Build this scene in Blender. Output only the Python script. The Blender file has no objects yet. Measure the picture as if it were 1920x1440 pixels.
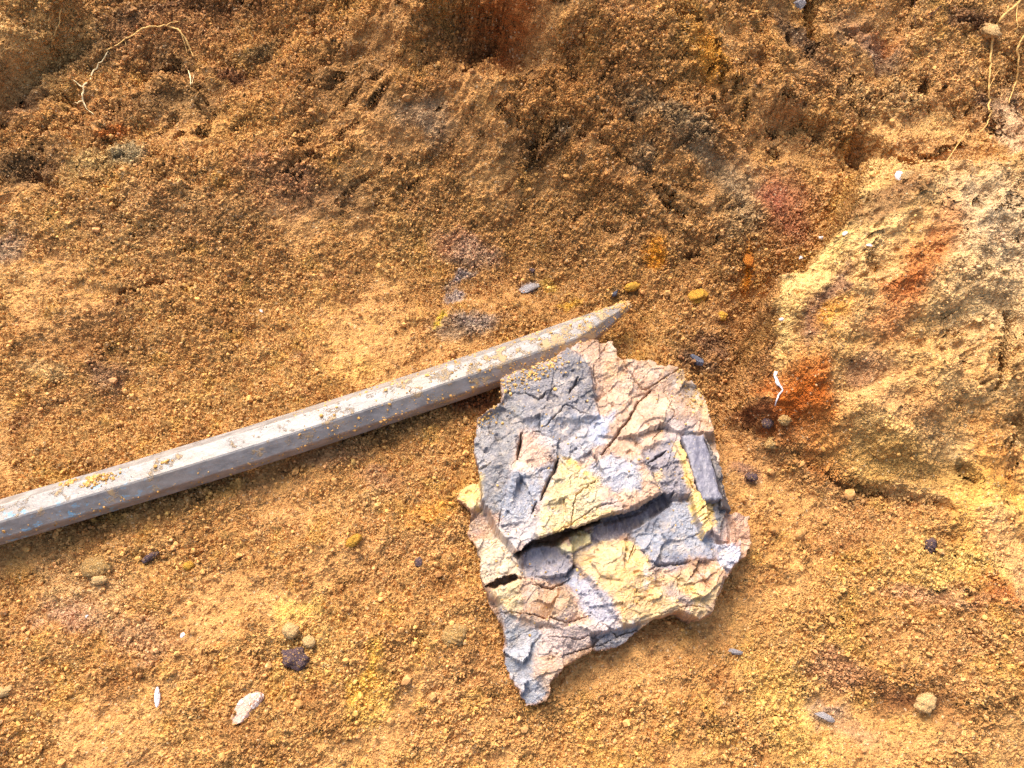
import bpy, math, random
import numpy as np
from mathutils import Vector, Matrix

# ------------------------------------------------------------------ scene, camera, light
S = bpy.context.scene
C = S.collection
S.render.engine = 'CYCLES'
PW, PH, HFOV = 1920, 1440, 67.0
FPX = PW / 2 / math.tan(math.radians(HFOV / 2))
PITCH = math.radians(28)                       # off the vertical
DIST = 0.45
CAM = np.array([0.0, -DIST * math.sin(PITCH), DIST * math.cos(PITCH)])
cam = bpy.data.cameras.new('camera')
cam.lens_unit = 'FOV'; cam.angle = math.radians(HFOV); cam.clip_start = 0.01; cam.clip_end = 200
camo = bpy.data.objects.new('camera', cam); C.objects.link(camo)
camo.location = CAM; camo.rotation_euler = (PITCH, 0, 0)
S.camera = camo

SUN_EL, SUN_AZ = math.radians(52), math.radians(-26)    # azimuth measured from +Y towards +X
w = bpy.data.worlds.new('World'); S.world = w; w.use_nodes = True
nt = w.node_tree; bg = nt.nodes['Background']
sky = nt.nodes.new('ShaderNodeTexSky'); sky.sky_type = 'NISHITA'; sky.sun_disc = False
sky.sun_elevation = SUN_EL; sky.sun_rotation = SUN_AZ
sky.air_density = 1.0; sky.dust_density = 6.0; sky.ozone_density = 1.0
nt.links.new(sky.outputs[0], bg.inputs[0]); bg.inputs[1].default_value = 0.15
sl = bpy.data.lights.new('sun', 'SUN'); sl.energy = 2.0; sl.angle = math.radians(38); sl.color = (1, .96, .91)
so = bpy.data.objects.new('sun', sl); C.objects.link(so)
sd = Vector((math.sin(SUN_AZ) * math.cos(SUN_EL), math.cos(SUN_AZ) * math.cos(SUN_EL), math.sin(SUN_EL)))
so.rotation_euler = sd.to_track_quat('Z', 'Y').to_euler(); so.location = sd * 3
S.view_settings.view_transform = 'Standard'; S.view_settings.look = 'None'
S.view_settings.exposure = 1.10; S.view_settings.gamma = 1

rng = np.random.default_rng(7)
random.seed(7)

# ------------------------------------------------------------------ maths helpers
cp, sp = math.cos(PITCH), math.sin(PITCH)
def ray(u, v):
    a = (np.asarray(u, float) - PW / 2) / FPX; b = -(np.asarray(v, float) - PH / 2) / FPX
    return np.stack([a, b * cp + sp, b * sp - cp], -1)   # camera x, y, -z turned by the pitch
def at(u, v, z=0.0):
    d = ray(u, v); t = (z - CAM[2]) / d[..., 2]
    return CAM + d * t[..., None] if np.ndim(t) else CAM + d * t
def poly_at(pts, z=0.0):
    return np.array([at(p[0], p[1], p[2] if len(p) > 2 else z)[:2] for p in pts])

TAB = np.random.default_rng(3).random((8, 256, 256))
def vn(x, y, k=0):
    xi = np.floor(x).astype(np.int64); yi = np.floor(y).astype(np.int64)
    fx = x - xi; fy = y - yi
    fx = fx * fx * fx * (fx * (fx * 6 - 15) + 10); fy = fy * fy * fy * (fy * (fy * 6 - 15) + 10)
    T = TAB[k % 8]
    a = T[xi & 255, yi & 255]; b = T[(xi + 1) & 255, yi & 255]
    c = T[xi & 255, (yi + 1) & 255]; d = T[(xi + 1) & 255, (yi + 1) & 255]
    return (a + (b - a) * fx) * (1 - fy) + (c + (d - c) * fx) * fy
def fbm(x, y, sc, octv=4, k=0, gain=.5):
    s = 0; a = 1; n = 0
    for i in range(octv):
        f = sc * 2.03 ** i
        s = s + a * (vn(x * f + 17.3 * i + k * 5.1, y * f + 9.7 * i - k * 3.3, k + i) - .5); n += a; a *= gain
    return s / n * 2
def ss(a, b, x):
    t = np.clip((x - a) / (b - a), 0, 1); return t * t * (3 - 2 * t)
def seg_dist(x, y, P, closed=False):
    """distance to polyline, and signed side (+ = left of the direction)"""
    best = np.full(x.shape, 1e9); side = np.zeros(x.shape); par = np.zeros(x.shape)
    n = len(P); m = n if closed else n - 1
    for i in range(m):
        ax, ay = P[i]; bx, by = P[(i + 1) % n]
        dx, dy = bx - ax, by - ay; L = dx * dx + dy * dy + 1e-18
        t = np.clip(((x - ax) * dx + (y - ay) * dy) / L, 0, 1)
        qx = x - ax - t * dx; qy = y - ay - t * dy; d = qx * qx + qy * qy
        s = dx * (y - ay) - dy * (x - ax)
        k = d < best
        best = np.where(k, d, best); side = np.where(k, s, side); par = np.where(k, (i + t) / m, par)
    return np.sqrt(best), np.sign(side), par
def poly_sd(x, y, P):
    """signed distance, + inside"""
    d, _, _ = seg_dist(x, y, P, True)
    ins = np.zeros(x.shape, bool); n = len(P)
    for i in range(n):
        ax, ay = P[i]; bx, by = P[(i + 1) % n]
        if ay == by: continue
        c = ((ay > y) != (by > y)) & (x < (bx - ax) * (y - ay) / (by - ay) + ax)
        ins ^= c
    return np.where(ins, d, -d)
def lin(c, k=1.0):
    c = np.array(c, float) / 255
    return np.where(c <= .04045, c / 12.92, ((c + .055) / 1.055) ** 2.4) * k
def voro(x, y, sc, k=0, jit=.9):
    """nearest-cell id hash values, F1, F2, and seed position"""
    X = x * sc; Y = y * sc
    xi = np.floor(X).astype(np.int64); yi = np.floor(Y).astype(np.int64)
    f1 = np.full(x.shape, 9.); f2 = np.full(x.shape, 9.)
    cx = np.zeros(x.shape, np.int64); cy = np.zeros(x.shape, np.int64); px = np.zeros(x.shape); py = np.zeros(x.shape)
    for i in (-1, 0, 1):
        for j in (-1, 0, 1):
            a = xi + i; b = yi + j
            sx = a + .5 + jit * (TAB[k % 8][a & 255, b & 255] - .5); sy = b + .5 + jit * (TAB[(k + 1) % 8][a & 255, b & 255] - .5)
            d = np.hypot(X - sx, Y - sy)
            c = d < f1
            f2 = np.where(c, f1, np.minimum(f2, d)); f1 = np.where(c, d, f1)
            cx = np.where(c, a, cx); cy = np.where(c, b, cy); px = np.where(c, sx, px); py = np.where(c, sy, py)
    h = [TAB[(k + 2 + m) % 8][cx & 255, cy & 255] for m in range(3)]
    return h, f1, f2, (X - px) / sc, (Y - py) / sc

# ------------------------------------------------------------------ mesh and object helpers
def grid_faces(ny, nx):
    i = np.arange(ny * nx).reshape(ny, nx)
    return np.stack([i[:-1, :-1], i[:-1, 1:], i[1:, 1:], i[1:, :-1]], -1).reshape(-1, 4)
def mesh_np(name, V, F, col=None, smooth=True, extra=None):
    me = bpy.data.meshes.new(name)
    n = F.shape[1]
    me.vertices.add(len(V)); me.vertices.foreach_set('co', np.ascontiguousarray(V, np.float32).ravel())
    me.loops.add(F.size); me.loops.foreach_set('vertex_index', np.ascontiguousarray(F, np.int32).ravel())
    me.polygons.add(len(F)); me.polygons.foreach_set('loop_start', np.arange(0, F.size, n, dtype=np.int32))
    me.polygons.foreach_set('use_smooth', np.full(len(F), smooth))
    if col is not None:
        a = me.color_attributes.new('pigment', 'FLOAT_COLOR', 'POINT')
        c = np.ones((len(V), 4), np.float32); c[:, :3] = col
        a.data.foreach_set('color', c.ravel())
    if extra is not None:
        a = me.attributes.new('crumbly', 'FLOAT', 'POINT'); a.data.foreach_set('value', np.ascontiguousarray(extra, np.float32).ravel())
    me.update(calc_edges=True); me.validate()
    return me
def link(name, me, m, parent=None):
    o = bpy.data.objects.new(name, me); C.objects.link(o)
    if m is not None: me.materials.append(m)
    if parent is not None: o.parent = parent
    return o
def tag(o, label=None, cat=None, group=None, kind=None):
    if label: o['label'] = label
    if cat: o['category'] = cat
    if group: o['group'] = group
    if kind: o['kind'] = kind
    return o
def empty(name, loc):
    o = bpy.data.objects.new(name, None); o.empty_display_size = .01; C.objects.link(o); o.location = loc; return o

# ------------------------------------------------------------------ materials
class NT:
    def __init__(s, name):
        s.m = bpy.data.materials.new(name); s.m.use_nodes = True; s.t = s.m.node_tree
        s.b = s.t.nodes['Principled BSDF']; s.o = s.t.nodes['Material Output']
    def n(s, typ, **kw):
        x = s.t.nodes.new('ShaderNode' + typ)
        for k, v in kw.items():
            if k.startswith('i_'): x.inputs[k[2:].replace('_', ' ')].default_value = v
            else: setattr(x, k, v)
        return x
    def l(s, a, b): s.t.links.new(a, b)
    def math(s, op, a, b=None, c=None, clamp=False):
        x = s.n('Math', operation=op, use_clamp=clamp)
        for i, q in enumerate((a, b, c)):
            if q is None: continue
            if isinstance(q, (int, float)): x.inputs[i].default_value = q
            else: s.l(q, x.inputs[i])
        return x.outputs[0]
    def noise(s, sc, det=4, rough=.55, vec=None, dist=0):
        x = s.n('TexNoise'); x.inputs['Scale'].default_value = sc; x.inputs['Detail'].default_value = det
        x.inputs['Roughness'].default_value = rough; x.inputs['Distortion'].default_value = dist
        s.l(vec if vec is not None else s.co, x.inputs['Vector']); return x
    def voro(s, sc, feat='F1', vec=None, rnd=1):
        x = s.n('TexVoronoi', feature=feat); x.inputs['Scale'].default_value = sc; x.inputs['Randomness'].default_value = rnd
        s.l(vec if vec is not None else s.co, x.inputs['Vector']); return x
    def coords(s): s.co = s.n('TexCoord').outputs['Object']; return s.co
    def rng(s, v, a, b, c=0, d=1):
        x = s.n('MapRange'); s.l(v, x.inputs['Value'])
        for i, q in zip(('From Min', 'From Max', 'To Min', 'To Max'), (a, b, c, d)): x.inputs[i].default_value = q
        return x.outputs[0]
    def mix(s, f, a, b, mode='MIX'):
        x = s.n('Mix', data_type='RGBA', blend_type=mode)
        for i, q in ((0, f), (6, a), (7, b)):
            if isinstance(q, (int, float)): x.inputs[i].default_value = q
            elif isinstance(q, (tuple, list, np.ndarray)): x.inputs[i].default_value = (*[float(k) for k in q], 1)
            else: s.l(q, x.inputs[i])
        return x.outputs[2]

def mat_soil(name, disp=True):
    M = NT(name); co = M.coords()
    at_ = M.n('Attribute', attribute_name='pigment').outputs['Color']
    # grain: small random cells lighter and darker
    wob = M.noise(260, 2, .6)
    vec = M.n('VectorMath', operation='MULTIPLY_ADD'); M.l(wob.outputs['Color'], vec.inputs[0])
    vec.inputs[1].default_value = (.0016, .0016, .0016); M.l(co, vec.inputs[2]); wv = vec.outputs[0]
    v1 = M.voro(470, vec=wv); v2 = M.voro(1000, vec=wv); v3 = M.voro(130, vec=wv)
    f1 = M.noise(900, 3, .65)
    sep = M.n('SeparateColor'); M.l(v1.outputs['Color'], sep.inputs[0])
    sep2 = M.n('SeparateColor'); M.l(v2.outputs['Color'], sep2.inputs[0])
    br = M.math('ADD', M.math('MULTIPLY', sep.outputs[0], .40), M.math('MULTIPLY', sep2.outputs[0], .38))
    br = M.math('ADD', br, M.rng(f1.outputs[0], .25, .75, .46, .86))
    c = M.mix(1.0, at_, (1, 1, 1), 'MULTIPLY')
    vm = M.n('VectorMath', operation='SCALE'); M.l(c, vm.inputs[0]); M.l(br, vm.inputs['Scale'])
    c = vm.outputs[0]
    # rare pale quartz grains, rare dark mineral grains
    pale = M.math('GREATER_THAN', sep2.outputs[1], .975)
    c = M.mix(M.math('MULTIPLY', pale, .5), c, (.66, .48, .27))
    dark = M.math('GREATER_THAN', sep.outputs[1], .965)
    c = M.mix(M.math('MULTIPLY', dark, .45), c, (.10, .05, .022))
    red = M.math('GREATER_THAN', sep.outputs[2], .93)
    c = M.mix(M.math('MULTIPLY', red, .22), c, (.30, .11, .02))
    M.l(c, M.b.inputs['Base Color'])
    M.b.inputs['Roughness'].default_value = .93; M.b.inputs['Specular IOR Level'].default_value = .25
    if disp:
        mask = M.n('Attribute', attribute_name='crumbly').outputs['Fac']     # crumbly or smeared
        d1 = M.math('MULTIPLY', M.rng(v1.outputs['Distance'], 0, .75, 1, 0), .0027)
        d2 = M.math('MULTIPLY', M.rng(v2.outputs['Distance'], 0, .75, 1, 0), .0019)
        d3 = M.math('MULTIPLY', M.rng(v3.outputs['Distance'], 0, .8, 1, 0), .0026)
        d1 = M.math('MULTIPLY', d1, M.math('ADD', sep.outputs[2], .3))
        n1 = M.math('MULTIPLY', M.math('SUBTRACT', M.noise(70, 5, .62).outputs[0], .5), .011)
        n2 = M.math('MULTIPLY', M.math('SUBTRACT', f1.outputs[0], .5), .0012)
        cr = M.math('MULTIPLY', M.math('ADD', M.math('ADD', d1, d2), M.math('ADD', d3, n2)), mask)
        h = M.math('ADD', cr, n1)
        dn = M.n('Displacement'); dn.inputs['Midlevel'].default_value = 0.002; dn.inputs['Scale'].default_value = 1
        M.l(h, dn.inputs['Height']); M.l(dn.outputs[0], M.o.inputs['Displacement'])
        M.m.displacement_method = 'BOTH'
    return M.m

def mat_simple(name, c1, c2, rough=.8, sc=300, bump=.0005, metallic=0, spec=.4, spots=None, coat=0):
    M = NT(name); M.coords()
    n = M.noise(sc, 5, .6); n2 = M.noise(sc * 4, 3, .6)
    f = M.math('ADD', M.rng(n.outputs[0], .3, .7, 0, .8), M.rng(n2.outputs[0], .3, .7, 0, .2))
    c = M.mix(f, c1, c2)
    if spots is not None:
        v = M.noise(sc * 1.7, 3, .7); c = M.mix(M.rng(v.outputs[0], .56, .62), c, spots)
    M.l(c, M.b.inputs['Base Color']); M.b.inputs['Roughness'].default_value = rough
    M.b.inputs['Metallic'].default_value = metallic; M.b.inputs['Specular IOR Level'].default_value = spec
    bp = M.n('Bump'); bp.inputs['Distance'].default_value = bump; M.l(M.math('ADD', n.outputs[0], n2.outputs[0]), bp.inputs['Height'])
    M.l(bp.outputs[0], M.b.inputs['Normal'])
    return M.m

def mat_clay():
    M = NT('layered_clay'); M.coords()
    a = M.n('Attribute', attribute_name='pigment').outputs['Color']
    n = M.noise(240, 5, .65); n2 = M.noise(1100, 3, .6)
    g = M.math('ADD', M.rng(n.outputs[0], .3, .7, .70, 1.0), M.rng(n2.outputs[0], .3, .7, -.06, .22))
    vm = M.n('VectorMath', operation='SCALE'); M.l(a, vm.inputs[0]); M.l(g, vm.inputs['Scale'])
    c = vm.outputs[0]
    s = M.voro(1300); q = M.n('SeparateColor'); M.l(s.outputs['Color'], q.inputs[0])
    c = M.mix(M.math('MULTIPLY', M.math('GREATER_THAN', q.outputs[0], .97), .2), c, (.62, .5, .3))
    c = M.mix(M.math('MULTIPLY', M.math('GREATER_THAN', q.outputs[1], .98), .25), c, (.1, .09, .09))
    M.l(c, M.b.inputs['Base Color'])
    M.b.inputs['Roughness'].default_value = .62; M.b.inputs['Specular IOR Level'].default_value = .4
    bp = M.n('Bump'); bp.inputs['Distance'].default_value = .0006
    sv = M.voro(420); hh = M.math('ADD', M.math('MULTIPLY', n.outputs[0], 1.0), M.math('MULTIPLY', n2.outputs[0], .3))
    hh = M.math('ADD', hh, M.math('MULTIPLY', sv.outputs['Distance'], .35))
    M.l(hh, bp.inputs['Height']); M.l(bp.outputs[0], M.b.inputs['Normal'])
    return M.m

def mat_steel():
    M = NT('worn_steel'); co = M.coords()          # object x runs along the bar, in metres
    mp = M.n('Mapping'); mp.inputs['Scale'].default_value = (.6, 1, 1); M.l(co, mp.inputs[0]); lv = mp.outputs[0]
    n = M.noise(190, 6, .65, lv); n2 = M.noise(620, 4, .65); n3 = M.noise(34, 4, .6, lv)
    c = M.mix(M.rng(n.outputs[0], .35, .65), (.20, .178, .16), (.36, .325, .295))
    c = M.mix(M.rng(n3.outputs[0], .48, .64, 0, .6), c, (.30, .24, .18))
    c = M.mix(M.rng(n2.outputs[0], .58, .70, 0, .4), c, (.24, .20, .17))
    sx = M.n('SeparateXYZ'); M.l(co, sx.inputs[0])
    # blue paint left on the lower side of the outer half
    pn = M.noise(230, 5, .7, lv); blue = M.rng(pn.outputs[0], .57, .62)
    blue = M.math('MULTIPLY', blue, M.rng(sx.outputs[0], -.24, -.32)); blue = M.math('MULTIPLY', blue, M.rng(sx.outputs[1], .002, -.003))
    c = M.mix(M.math('MULTIPLY', blue, .75), c, (.16, .36, .50))
    # soil film: towards the point and along the underside
    dn = M.noise(150, 6, .72)
    low = M.rng(sx.outputs[2], .001, -.010)
    tip = M.math('ADD', M.rng(sx.outputs[0], -.22, -.03, 0, .105), M.math('MULTIPLY', low, .15))
    dirt = M.rng(M.math('ADD', dn.outputs[0], tip),   .58, .66)
    c = M.mix(M.math('MULTIPLY', dirt, .85), c, (.45, .29, .13))
    M.l(c, M.b.inputs['Base Color'])
    M.l(M.math('MULTIPLY', M.math('SUBTRACT', 1, M.math('MAXIMUM', dirt, blue)), .36), M.b.inputs['Metallic'])
    M.l(M.math('ADD', M.rng(n.outputs[0], .3, .7, .48, .62), M.math('MULTIPLY', dirt, .4)), M.b.inputs['Roughness'])
    bp = M.n('Bump'); bp.inputs['Distance'].default_value = .00035
    M.l(M.math('ADD', M.math('ADD', n.outputs[0], M.math('MULTIPLY', n2.outputs[0], .5)), M.math('MULTIPLY', dirt, .9)), bp.inputs['Height'])
    M.l(bp.outputs[0], M.b.inputs['Normal'])
    return M.m

SOIL = mat_soil('ochre_soil'); CRUMB = mat_soil('soil_crumb', False); CLAY = mat_clay(); STEEL = mat_steel()

# ------------------------------------------------------------------ the ground: one sheet, pit floor and walls
def axis(lo, hi, step, far):
    a = list(np.arange(lo, hi, step)); s = step
    r = [a[-1]]; l = [a[0]]
    while r[-1] < far: s *= 1.12; r.append(r[-1] + s)
    s = step
    while l[-1] > -far: s *= 1.12; l.append(l[-1] - s)
    return np.array(l[:0:-1] + a + r[1:])
STEP = .0006
xs = axis(-.40, .42, STEP, 6); ys = axis(-.25, .36, STEP, 6)
X, Y = np.meshgrid(xs, ys)

def bump(u, v, z, ru, rv, ang=0):
    """gaussian mound centred where a photo point lies, radii in mm"""
    c = at(u, v, z); a = math.radians(ang)
    dx = X - c[0]; dy = Y - c[1]
    p = (dx * math.cos(a) + dy * math.sin(a)) / (ru / 1000); q = (-dx * math.sin(a) + dy * math.cos(a)) / (rv / 1000)
    return np.exp(-np.minimum(p * p + q * q, 40))

def hz(x, y):
    x = np.asarray(x, float); y = np.asarray(y, float)
    i = np.clip(np.searchsorted(xs, x) - 1, 0, len(xs) - 2); j = np.clip(np.searchsorted(ys, y) - 1, 0, len(ys) - 2)
    fx = (x - xs[i]) / (xs[i + 1] - xs[i]); fy = (y - ys[j]) / (ys[j + 1] - ys[j])
    return (ZG[j, i] * (1 - fx) + ZG[j, i + 1] * fx) * (1 - fy) + (ZG[j + 1, i] * (1 - fx) + ZG[j + 1, i + 1] * fx) * fy
def hit(u, v):
    """where the sight line through a photo point meets the ground"""
    d = ray(u, v); d = d / np.linalg.norm(d); t = np.arange(.12, 1.6, .0008)
    P = CAM + t[:, None] * d; k = np.argmax(P[:, 2] < hz(P[:, 0], P[:, 1])); p = P[k]
    return np.array([p[0], p[1], float(hz(p[0], p[1]))])

wx = X + .010 * fbm(X, Y, 28, 4, 1); wy = Y + .010 * fbm(X, Y, 28, 4, 2)
# foot of the pit wall
foot = poly_at([(-900, 720), (-200, 600), (150, 560), (420, 500), (620, 440), (760, 480), (960, 560), (1130, 610), (1300, 620), (1430, 540), (1520, 430), (1640, 330), (1900, 250), (2900, 250)])
d, s_, _ = seg_dist(wx, wy, foot); up = d * s_                  # + beyond the foot
H = .315 * (np.sqrt(np.maximum(up, -.08) ** 2 + .045 ** 2) + np.maximum(up, -.08)) * (1 + .12 * ss(.25, .0, np.abs(wx)))
H -= H.ravel()[np.argmin(np.hypot(X, Y + .1))]
H = np.where(H > .30, .30 + .02 * np.tanh((H - .30) * 4), H)
H = np.maximum(H, 0) * (1 - .42 * ss(.02, .22, -wx)) + np.minimum(H, 0)
# left shoulder of the wall steps forward
def on_wall(P): return np.array([hit(*q)[:2] for q in P])
ZG = H.copy()
led = on_wall([(-400, 330), (0, 190), (60, 140), (110, 105), (150, 60), (190, 0)])
d, s_, t_ = seg_dist(wx, wy, led); H += .019 * ss(1, .85, t_) * ss(-.007, .007, d * s_) * ss(.20, .02, d)
# a sloping bank from lower left wall to centre
H += .018 * bump(330, 300, .05, 120, 55, 15) - .010 * bump(620, 560, 0, 60, 30, 10)
H += .012 * bump(200, 620, 0, 130, 35, 12)
# hollow behind the bar end
H -= .022 * bump(1000, 330, .06, 85, 48, -5) + .010 * bump(1150, 500, .01, 70, 30)
# recess and lip at the top centre
ZG = H.copy()
lip = on_wall([(700, 130), (790, 70), (850, 30), (900, 10), (960, 15), (1010, 30), (1045, 55), (1100, 80), (1180, 60)])
d, s_, t_ = seg_dist(wx, wy, lip); H += .022 * ss(0, .25, t_) * ss(1, .75, t_) * ss(-.009, .006, d * s_) * ss(.09, .01, d)
ZG = H.copy(); c_ = hit(945, 50); H -= .020 * np.exp(-((wx - c_[0]) / .032) ** 2 - ((wy - c_[1]) / .014) ** 2)
# bulge at the upper right of the hollow
bul = on_wall([(1430, 20), (1440, 80), (1430, 170), (1450, 240), (1520, 260), (1600, 300), (1640, 350), (1720, 330), (1800, 260)])
d, s_, t_ = seg_dist(wx, wy, bul); H += .014 * ss(0, .2, t_) * ss(1, .8, t_) * ss(-.004, .006, d * s_) * ss(.12, .02, d)
# mound at the right
mnd = poly_at([(2600, 1120, .02), (2200, 1020, .02), (1920, 968, .015), (1800, 950, .015), (1700, 925, .015), (1600, 893, .015), (1520, 850, .015), (1455, 805, .012), (1415, 772, .012), (1440, 745, .02), (1452, 700, .03), (1446, 650, .035), (1452, 600, .04), (1450, 560, .045), (1480, 510, .05), (1535, 450, .06), (1590, 395, .068), (1640, 345, .075), (1660, 270, .09), (1700, 180, .10), (1760, 60, .12), (1800, -100, .13), (1900, -500, .14), (2700, -700, .14)])
sdm = poly_sd(X + .45 * (wx - X), Y + .45 * (wy - Y), mnd)
yb = at(1600, 893, .015)[1]
HM = .015 + .16 * np.maximum(wy - yb, -.02) + .014 * ss(-.02, .12, wy - yb) + .016 * ss(-.005, .03, sdm) * ss(.0, .05, wy - yb) + .04 * ss(.16, .34, wy - yb)
H -= .014 * np.exp(-(np.minimum(sdm, 0) / .03) ** 2) * ss(-.0, .05, wy - yb) * ss(.20, .10, wy - yb)
HM = np.minimum(HM, .30)
soft = .005 + .014 * ss(.045, -.03, wy)
M1 = ss(-1, .15, sdm / soft) * (1 - .85 * ss(.0, .05, wy - at(1640, 345, .06)[1]))
H = H * (1 - M1) + np.maximum(HM, H * .2) * M1
M1 = M1 * ss(-.001, .002, sdm)
H += M1 * .0012 * fbm(X * .35 + Y * .1, Y * 3, 60, 4, 3)
# secondary folds of the mound
for P, a, wd in (([(1500, 610), (1560, 560), (1640, 500), (1700, 440)], -.005, .006), ([(1460, 640), (1470, 720), (1540, 800), (1620, 860), (1760, 900)], -.005, .007),
                 ([(1500, 740), (1580, 790), (1700, 830), (1850, 870)], -.004, .009), ([(1700, 600), (1660, 680), (1600, 700)], -.003, .010)):
    d, _, _ = seg_dist(wx, wy, poly_at(P, .045)); H += a * np.exp(-(d / wd) ** 2)
# lower apron below the mound
H += .010 * bump(1750, 1060, 0, 60, 25, -10) + .012 * bump(1850, 1250, 0, 60, 40, 0) - .004 * bump(1580, 1290, 0, 40, 20, -20)
# long furrows and lumps
H += .0060 * fbm(X, Y, 9, 3, 3) + (.0045 + .006 * ss(.0, .06, H)) * fbm(X + Y * .4, Y * 1.5 - X * .5, 26, 4, 4)
H += (.0008 + .0022 * ss(.01, .05, H)) * fbm(X, Y, 90, 4, 5)
# dig marks on the wall, running down to the left
dm = fbm(X * 1.0 + Y * .5, Y * 2.4 - X * 1.6, 34, 4, 6)
H -= (.0012 + .004 * ss(.012, .05, H)) * np.clip(dm - .12, 0, 1) * (1 - .85 * M1)
ZG = H.copy()
# short crevices where the bank has broken along its layers, dipping to the left
for a_, b_, sc_, k_, dp_ in ((.55, 1, 22, 2, .0075), (.75, 1, 40, 6, .005), (-.5, 1, 30, 4, .0045)):
    q = fbm((X + a_ * Y) * .45, (Y - a_ * X) * 1.7, sc_, 4, k_, .55)
    H -= dp_ * np.clip(1 - np.abs(q) / .045, 0, 1) ** 1.3 * ss(.05, .35, fbm(X, Y, 24, 3, k_ + 1)) * ss(.006, .03, H) * (1 - .7 * M1)
# open cracks and holes (pixel polyline, height guess, width mm, depth mm)
for P, z, wd, dp in (([(1893, 590), (1896, 640), (1890, 690), (1876, 722)], .055, 1.6, 16), ([(1888, 588), (1900, 600)], .055, 1.0, 8),
                     ([(1612, 262), (1632, 282)], .085, 4.5, 24), ([(1741, 148), (1735, 165)], .10, 4.0, 22), ([(1890, 138), (1902, 146)], .10, 3, 14),
                     ([(1508, -20), (1520, 15), (1535, 50)], .115, 4.0, 20), ([(1475, 60), (1483, 90)], .11, 1.2, 8), ([(1712, 0), (1713, 40), (1711, 55)], .12, 1.0, 9),
                     ([(1455, 225), (1500, 228), (1540, 255)], .075, 2.6, 9), ([(1800, 35), (1870, 40)], .12, 2.0, 9),
                     ([(1385, 762), (1405, 785), (1430, 800), (1452, 812)], .01, 2.2, 8), ([(1500, 850), (1560, 893), (1610, 915), (1700, 932), (1790, 952)], .02, 2.4, 6),
                     ([(1800, 875), (1820, 884), (1838, 896)], .05, 1.1, 6), ([(1910, 790), (1940, 830)], .055, 2, 8),
                     ([(1000, 270), (1050, 238)], .05, 2.2, 9), ([(0, 190), (60, 145), (112, 108)], .09, 3.0, 10), ([(40, 330), (110, 345)], .07, 2.6, 9),
                     ([(830, 30), (850, 12)], .12, 2.5, 8), ([(930, 80), (870, 130)], .11, 1.5, 6), ([(1340, 450), (1290, 480)], .04, 1.8, 7), ([(1310, 30), (1235, 20)], .12, 2, 8),
                     ([(230, 545), (330, 520)], .02, 1.4, 4)):
    d, _, _ = seg_dist(X + .0010 * fbm(X, Y, 260, 2, 2), Y + .0010 * fbm(X, Y, 260, 2, 3), np.array([hit(*q)[:2] for q in P])); H -= dp / 1000 * np.exp(-(d / (wd / 1000)) ** 2.5)
# seats for the bar and the lump
barc = poly_at([(-900, 1300), (0, 980), (600, 775), (1150, 610)], .0)
d, _, _ = seg_dist(X, Y, barc)
BARW = ss(.035, .012, d)
lumpc = at(1150, 960)
LW = np.exp(-(np.hypot(X - lumpc[0], Y - lumpc[1]) / .075) ** 6)
near = np.abs(Y) + np.abs(X) < 5
H = H * (1 - .75 * BARW * ss(.03, .01, H)) - .001 * BARW
H = H * (1 - .8 * LW * ss(.03, .012, H))
ZG = H
CB = ss(-.26, .06, fbm(X + .4 * Y, Y * 1.5 - .5 * X, 17, 6, 3, .62)) * .66 + .34
CB = CB * (1 - .50 * M1)
# colour of the soil, hollow and mound-edge shade painted in: ochre with streaks and stains where the photo has them
base = np.zeros(X.shape + (3,))
n1 = fbm(X, Y, 12, 4, 1); n2 = fbm(X, Y, 38, 4, 2); n3 = fbm(X * 1.0 + Y * .6, Y * 2.2 - X, 20, 4, 5)
K = .70
c0 = lin((217, 162, 94), K)
base[:] = c0
def tint(mask, c, k=K):
    global base
    base = base + (lin(c, k) - base) * np.clip(mask, 0, 1)[..., None]
tint(.55 * ss(-.05, .5, n1), (228, 178, 102)); tint(.45 * ss(.05, .55, -n2), (192, 134, 70)); tint(.4 * ss(.1, .6, n3), (222, 166, 106))
tint(.35 * ss(.15, .6, fbm(X, Y, 60, 3, 7)), (150, 92, 46)); tint(.30 * ss(.2, .6, fbm(X, Y, 75, 3, 4)), (236, 182, 80))
wallm = ss(.015, .06, H) * (1 - ss(-.01, .005, sdm))
hol = np.exp(-((wx - at(1130, 400, .03)[0]) / .135) ** 4 - ((wy - at(1130, 400, .03)[1]) / .085) ** 4)  # hollow: browner damp soil, with the shade of the hollow painted in
tint(.50 * hol * (1 - ss(-.004, .002, sdm)), (180, 128, 70)); tint(.4 * wallm, (196, 130, 64)); tint(.3 * wallm * ss(0, .4, n3), (156, 106, 62))
ext = np.exp(-(np.minimum(sdm, 0) / .042) ** 2) * (sdm < 0) * ss(-.015, .02, wy - yb) * ss(.17, .09, wy - yb)  # outside the mound edge: damp earth and the undercut's shade, both as colour
tint(.60 * ext * (1 - M1), (162, 110, 64))
tint(.6 * M1, (224, 176, 108)); tint(.5 * M1 * ss(-.1, .5, fbm(X * .5, Y * 2.4, 40, 4, 2)), (234, 192, 128)); tint(.4 * M1 * ss(.1, .5, fbm(X * .6, Y * 2.0, 34, 4, 6)), (196, 140, 78))
tint(.7 * M1 * np.exp(-(sdm / .012) ** 2) * ss(.02, .07, wy - yb), (236, 196, 122))
tint(.7 * (1 - CB) * (1 - M1), (200, 148, 90))
wxx = X + .011 * fbm(X, Y, 60, 6, 6, .62); wyy = Y + .011 * fbm(X, Y, 60, 6, 7, .62)
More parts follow.
